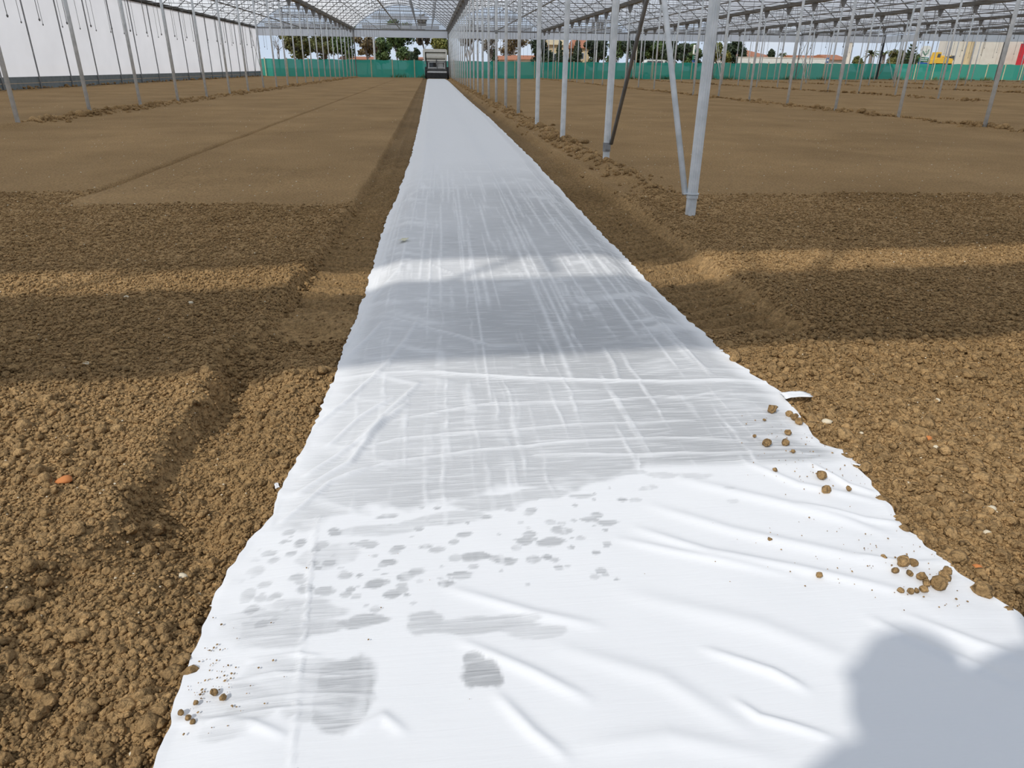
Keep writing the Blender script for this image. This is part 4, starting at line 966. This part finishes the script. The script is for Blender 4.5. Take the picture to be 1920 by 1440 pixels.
for a_, b_ in ((-1.4, -.45), (-.35, .35), (.45, .95)):
    q = MB(); q.prism([(a_ * s_, 1.06 * hc / 1.5), (b_ * s_, 1.06 * hc / 1.5), ((b_ - (.25 if a_ > .4 else .05)) * s_, 1.4 * hc / 1.5), ((a_ + .1) * s_, 1.4 * hc / 1.5)], -.77, -.751); q.build('side_window', M_GLASS, cb)
for x_ in (-1.35, 1.35):
    for s2 in (-1, 1):
        q = MB(); q.tube([(x_ * s_, s2 * .86, .33), (x_ * s_, s2 * .66, .33)], .33, 18); w_ = q.build('wheel', M_BLACK, car); q = MB(); q.tube([(x_ * s_, s2 * .88, .33), (x_ * s_, s2 * .8, .33)], .19, 12); q.build('rim', M_LGREY, w_)
# yellow excavator
c = at(1760, 112, 94); z0 = gzf(c[0]); ex = empty('excavator', (c[0], 94, z0)); tag(ex, 'yellow excavator parked between the pylon sign and the warehouse', 'excavator')
mpx = (at(1780, 112, 94)[0] - c[0]) / 20; Z = lambda py: at(1760, py, 94)[2] - z0
def epoly(name, pts, y0, y1, m, par=ex): q = MB(); q.prism([((px - 1760) * mpx, Z(py)) for px, py in pts], y0, y1); return q.build(name, m, par)
epoly('body', [(1740, 120), (1778, 120), (1778, 110), (1764, 108), (1752, 110), (1742, 112)], -.9, .9, M_YEL)
cb = epoly('cab', [(1748, 112), (1758, 112), (1757, 98), (1750, 98)], -.6, .5, M_YEL); epoly('cab_window', [(1750, 108), (1756, 108), (1756, 101), (1751, 101)], -.63, -.601, M_GLASS, cb)
epoly('boom', [(1757, 110), (1760, 105), (1766, 104), (1775, 109), (1781, 104), (1783, 106), (1776, 113), (1766, 107)], -.2, .2, M_YEL)
epoly('bucket', [(1776, 106), (1784, 104), (1784, 112), (1779, 115)], -.5, .5, M_DGREY)
for s_ in (-1, 1): epoly('crawler', [(1741, 119), (1743, 134.2), (1775, 134.2), (1778, 119)], s_ * .7 - .2, s_ * .7 + .2, M_BLACK)

# ------------------------------------------------------------------ clods, pebbles and scraps lying about
def lump(name, px, py, r, m, label, cat, group, on_sheet=True, seed=0, flat=0.8, sub=2):
    p = gr(px, py, 0.02); dist = math.sqrt(p[0] ** 2 + p[1] ** 2 + 1); s = r * dist / FPX
    zz = float(sheet_z(p[0], p[1])) + 0.004 if on_sheet else float(ground_z(p[0], p[1]))
    o = inst(name, clod_mesh(900 + seed, sub, m, flat, 0.24), None, (p[0], p[1], zz + s * (0.5 if on_sheet else .35)), seed * 1.3); o.scale = (s, s, s)
    tag(o, label, cat, group); return o
GR_ = 'soil clods on the sheet'
SC = [(1447, 772, 9, 'brown soil clod, topmost of those at the sheet edge by the lifted corner'), (1437, 837, 8.5, 'round brown clod standing alone on the damp sheet near its right edge'),
      (1478, 812, 6.5, 'brown clod just below the soil spill on the right sheet edge'), (1472, 834, 7, 'brown clod beside the rounder lone clod at the sheet edge'),
      (1539, 897, 9, 'angular brown clod on the dry white cloth below the wrinkled edge'), (1547, 924, 8, 'brown clod lying just below the angular one on the dry cloth'),
      (1591, 918, 5, 'small brown clod close to the right sheet edge on dry cloth'), (1442, 1017, 4.5, 'tiny brown clod alone mid-sheet on the dry white cloth'),
      (1534, 1086, 6.5, 'round dark clod alone on the dry cloth left of the clod group'), (1655, 1051, 5, 'small round clod at the left tip of the clod group'),
      (1692, 1062, 12, 'largest crumbly clod of the group on the dry cloth'), (1711, 1059, 8, 'round clod touching the largest one of the group'),
      (1677, 1077, 6, 'small clod below the largest one of the group'), (1704, 1080, 6, 'flat clod between the largest clod and the broken pair'), (1727, 1087, 8, 'broken clod above the flat crumb row'), (1736, 1098, 7, 'lower half of the broken clod pair'),
      (1688, 1115, 6, 'oblong clod at the left end of the lowest clod row'), (1706, 1116, 6, 'second clod of the lowest clod row'), (1717, 1114, 5, 'third clod of the lowest clod row'), (1730, 1112, 7, 'fourth clod, right end of the lowest clod row'),
      (1757, 1100, 14, 'big double clod at the right sheet edge below the notch'), (1770, 1084, 10, 'clod above the big double clod at the right sheet edge'), (1775, 1072, 9, 'topmost clod of the heap at the right sheet edge notch'),
      (1452, 886, 5, 'small flat clod on the first dry strip of cloth'), (1433, 790, 3.5, 'tiny clod below the topmost clod on the damp sheet'), (1414, 821, 3.5, 'tiny clod left of the lone round clod'),
      (1480, 776, 7, 'clod in the soil spill, nearest the topmost clod'), (1489, 783, 8, 'middle clod of the soil spill under the lifted corner'), (1499, 791, 8, 'outermost clod of the soil spill under the lifted corner'), (1486, 850, 4, 'small clod where the damp and dry cloth meet'),
      (367, 1317, 5, 'dark clod, left one on the near left sheet edge'), (402, 1300, 6.5, 'dark clod, upper one on the near left sheet edge'), (418, 1311, 6, 'dark clod, right one on the near left sheet edge'), (338, 1335, 6, 'clod right on the near left sheet border'), (352, 1344, 5, 'clod just inside the near left sheet border'), (361, 1352, 5, 'lowest clod near the left sheet border')]
for i, (a, c_, r_, lab) in enumerate(SC): lump('soil_clod', a, c_, r_, M_SOIL, lab, 'clod', GR_, True, i)
PB = [(118, 890, 13, M_SHARD, 'orange terracotta shard lying on the loose soil left of the sheet', .35), (1740, 825, 6, M_SHARD, 'small orange stone right of the sheet beside the grey pebble', .6), (1838, 1052, 8, M_SHARD, 'orange stone near the right picture edge on loose soil', .6),
      (1855, 955, 9, M_PEB, 'oval cream pebble on the loose soil near the right picture edge', .55), (1853, 993, 7, M_PEB, 'flat whitish pebble just below the oval cream pebble', .4), (1733, 811, 8, M_PEBG, 'flat grey pebble above the small orange stone', .45), (1752, 848, 5, M_PEB, 'tan pebble below the small orange stone', .6),
      (1552, 785, 9, M_PEB, 'tan pebble just outside the lifted right sheet corner', .5), (1760, 743, 5, M_PEB, 'pale pebble higher up on the right soil', .5), (1703, 898, 5, M_PEB, 'pale chip on the soil between sheet edge and tan pebble', .4), (357, 563, 5, M_PEB, 'white oval pebble on the shaded soil left of the sheet', .6), (158, 675, 6, M_PEB, 'pale pebble where sun and shade meet on the left soil', .5),
      (337, 1055, 8, M_PEB, 'cream pebble on the left track beside the near sheet edge', .6), (362, 1083, 6, M_PEB, 'yellowish pebble just below the cream pebble on the left track', .6), (331, 1222, 8, M_PEB, 'yellow-tan stone low on the left track', .6), (237, 1375, 6, M_PEB, 'pale stone at the bottom of the left track', .6), (237, 556, 4, M_PEB, 'small pinkish stone on the shaded rough soil', .6), (1618, 800, 4, M_PEB, 'small pale stone between tan pebble and grey pebble', .5),
      (265, 1296, 15, M_SOIL, 'large angular soil clod beside the near left sheet border', .9), (1690, 965, 13, M_SOIL, 'large rounded clod hugging the right sheet border', .7), (1800, 1040, 16, M_SOIL, 'large smooth clod on the soil right of the clod heap', .6), (1770, 1035, 12, M_SOIL, 'rounded clod left of the large smooth one', .7), (70, 1290, 14, M_SOIL, 'large lumpy clod in the dark hollow at the left', .8), (110, 1330, 12, M_SOIL, 'oblong clod below the lumpy one in the left hollow', .7), (195, 1050, 10, M_SOIL, 'pale clod on the rim of the left track', .8), (10, 1225, 13, M_SOIL, 'elongated clod at the left picture border', .7)]
for i, (a, c_, r_, m_, lab, fl) in enumerate(PB):
    lump('soil_clod' if m_ is M_SOIL else 'pebble', a, c_, r_, m_, lab, 'clod' if m_ is M_SOIL else 'pebble', 'stones on the soil', False, 60 + i, fl)
# pale grit scattered over the beds, and crumbs on the sheet
def grit(name, P, S, m, label, cat):
    base = [(1, 0, 0), (-.9, .2, 0), (0, 1, .1), (.1, -.9, 0), (0, .1, .8), (0, 0, -.8)]; fc = [(0, 2, 4), (2, 1, 4), (1, 3, 4), (3, 0, 4), (2, 0, 5), (1, 2, 5), (3, 1, 5), (0, 3, 5)]
    q = MB()
    for p, s in zip(P, S):
        a = random.random() * 6.28; ca, sa = math.cos(a), math.sin(a); e_ = 0.6 + .6 * random.random()
        q.add([(p[0] + s * (x_ * ca - y_ * sa * e_), p[1] + s * (x_ * sa + y_ * ca * e_), p[2] + s * z_) for x_, y_, z_ in base], fc)
    return tag(q.build(name, m), label, cat, kind='stuff')
n = 1500; yy = 1.2 * (22 / 1.2) ** rng.random(n); xx = np.where(rng.random(n) < .5, edgeL(yy) - .1 - (0.6 + .75 * yy) * rng.random(n), edgeR(yy) + .1 + (0.6 + .6 * yy) * rng.random(n))
s = (0.003 + 0.004 * rng.random(n)) * np.clip(yy / 5, .6, 1.5); grit('pale_grit', np.stack([xx, yy, ground_z(xx, yy) + s * .8 + .004], -1), s, M_PEB, 'pale grit specks scattered over the soil beds', 'grit')
cr = []
for (u0, v0, su, sv, n) in ((1480, 830, 45, 45, 60), (1560, 890, 55, 25, 40), (1680, 1060, 70, 35, 80), (400, 1310, 50, 45, 60), (400, 1240, 40, 50, 30), (1500, 1060, 120, 60, 35), (1750, 1150, 40, 15, 8), (700, 1100, 250, 200, 15)):
    for i in range(n): cr.append((u0 + su * rng.standard_normal(), v0 + sv * rng.standard_normal()))
P = np.array([gr(*q) for q in cr]); ok = (P[:, 0] > edgeL(P[:, 1]) + .01) & (P[:, 0] < edgeR(P[:, 1]) - .01) & (P[:, 1] > .7); P = P[ok]
s = 0.0012 + 0.0022 * rng.random(len(P)) ** 2; P[:, 2] = sheet_z(P[:, 0], P[:, 1]) + .004 + s * .4
grit('soil_crumbs', P, s, M_SOIL, 'tiny dark soil crumbs sprinkled on the white sheet', 'crumbs')
# scraps
def scrap(px, py, w, h, m, lab, z=0.0, sheet=False, seed=1):
    p = gr(px, py); zz = (float(sheet_z(p[0], p[1])) if sheet else float(ground_z(p[0], p[1]))) + 0.008 + z
    n = 8; u_ = np.linspace(-1, 1, n); A, B = np.meshgrid(u_, u_, indexing='ij')
    R_ = 1 + 0.5 * fbm(A * 1.5, B * 1.5, seed, 2); Z_ = 0.3 * min(w, h) * (0.4 + fbm(A * 1.2, B * 1.2, seed + 3, 2))
    o = inst('fleece_scrap', grid_mesh('fleece_scrap', A * w / 2 * R_, B * h / 2 * R_, Z_, m), None, (p[0], p[1], zz), seed * .7)
    so = o.modifiers.new('thick', 'SOLIDIFY'); so.thickness = 0.001
    return tag(o, lab, 'scrap', 'torn scraps')
scrap(757, 458, .05, .07, M_SCRAP, 'yellowish scrap lying on the shaded part of the sheet', sheet=True, seed=4)
scrap(515, 884, .012, .03, M_FLEECE, 'small white torn scrap on the soil by the left sheet edge', seed=5)
scrap(1492, 752, .10, .05, M_FLEECE, 'lifted white sheet corner poking out of the soil on the right', seed=9, z=.02)
scrap(1588, 868, .03, .06, M_FLEECE, 'thin white torn strip sticking up at the right sheet edge', seed=7)
scrap(1604, 876, .03, .012, M_FLEECE, 'tiny white scrap beside the thin torn strip', seed=8)
for i, (a, c_) in enumerate(((468, 1035), (452, 1060), (438, 1078), (425, 1098), (410, 1120))):
    scrap(a, c_, .02, .035, M_FLEECE, 'frayed white tatter, %s along the near left sheet edge' % ORD[i], seed=20 + i)

# ------------------------------------------------------------------ the photographer behind the lens, and an added second person
def person(loc, phone, label, seed):
    per = empty('person', loc); tag(per, label, 'person')
    q = MB()
    q.tube([(0, 0, .80), (0, .02, .92), (0, .05, 1.10), (0, .03, 1.28), (0, .01, 1.38), (0, .01, 1.43)], [.15, .18, .18, .19, .16, .07] if phone else [.12, .13, .12, .14, .12, .06], 14)
    q.tube([(0, .01, 1.40), (0, .03, 1.52)], [.055, .052], 10)
    q.tube([(0, .045, 1.48), (0, .05, 1.52), (0, .045, 1.58), (0, .035, 1.65), (0, .03, 1.70), (0, .03, 1.72)], [.045, .072, .088, .09, .065, .02], 14)
    q.tube([(0, .125, 1.60), (0, .14, 1.575), (0, .12, 1.565)], [.012, .016, .012], 6)
    for s_ in (-1, 1):
        q.tube([(s_ * .075, .03, 1.575), (s_ * .098, .025, 1.605), (s_ * .08, .025, 1.63)], [.012, .016, .012], 6)
        q.tube([(s_ * .09, 0, .92), (s_ * .10, .0, .82), (s_ * .11, .02, .47), (s_ * .11, -.02, .28), (s_ * .11, -.02, .08)], [.12, .10, .065, .068, .048], 12)
        q.tube([(s_ * .11, -.05, .04), (s_ * .115, .05, .04), (s_ * .12, .17, .03)], [.045, .045, .03], 10)
        if phone:
            q.tube([(s_ * .10, 0, 1.37), (s_ * .19, .0, 1.36), (s_ * .215, .03, 1.13), (s_ * .18, .08, 1.08), (s_ * .11, .28, 1.045)], [.095, .09, .075, .075, .05], 12)
            q.tube([(s_ * .11, .275, 1.045), (s_ * .098, .315, 1.05), (s_ * .09, .34, 1.055)], [.030, .036, .030], 10)
            for j in range(4):
                zf = 1.092 - .020 * j; L_ = (.030, .036, .034, .026)[j]
                q.tube([(s_ * .092, .335, zf), (s_ * .092, .335 + L_, zf), (s_ * .080, .345 + L_, zf), (s_ * .068, .347 + L_, zf)], [.010, .0095, .009, .008], 7)
            q.tube([(s_ * .10, .31, 1.07), (s_ * .08, .322, 1.095), (s_ * .055, .324, 1.105)], [.013, .011, .009], 7)
        else:
            q.tube([(s_ * .10, 0, 1.37), (s_ * .15, .0, 1.36), (s_ * .195, .0, 1.10), (s_ * .20, .06, .86)], [.075, .065, .05, .035], 12)
            q.tube([(s_ * .20, .06, .87), (s_ * .195, .075, .81), (s_ * .19, .085, .77)], [.028, .036, .030], 10)
            for j in range(4):
                L_ = (.060, .070, .066, .052)[j]; yf = .105 - .018 * j
                q.tube([(s_ * .19, yf, .775), (s_ * .188, yf + .005, .775 - L_ * .55), (s_ * .175, yf + .006, .775 - L_)], [.010, .009, .008], 7)
            q.tube([(s_ * .185, .09, .83), (s_ * .17, .115, .80), (s_ * .165, .12, .77)], [.013, .011, .009], 7)
    bo = q.build('body', mat('dark_clothes', (0.03, 0.035, 0.05), .9, 0, (20, (.045, .05, .07))), per, smooth=True)
    rm = bo.modifiers.new('fuse', 'REMESH'); rm.mode = 'VOXEL'; rm.voxel_size = 0.008; rm.use_smooth_shade = True
    sm = bo.modifiers.new('smooth', 'SMOOTH'); sm.iterations = 3; sm.factor = 0.5
    if not phone: per.rotation_euler = (0, 0, math.radians(48)); per.scale = (1.06, 1.06, 1.06)
person((0.085, -0.40, 0), True, 'person in dark clothes holding a phone with both hands behind the lens', 1)
person((-0.405, -0.60, 0), False, 'unseen person in dark clothes, added beside the photographer to complete the shadow', 2)  # unseen second figure, added to fill out the shadow outline on the sheet
q = MB(); q.box(.012, .158, -.075, -.066, 1.035, 1.10); ph = q.build('phone', M_BLACK); tag(ph, 'black phone held in both hands behind the lens', 'phone')
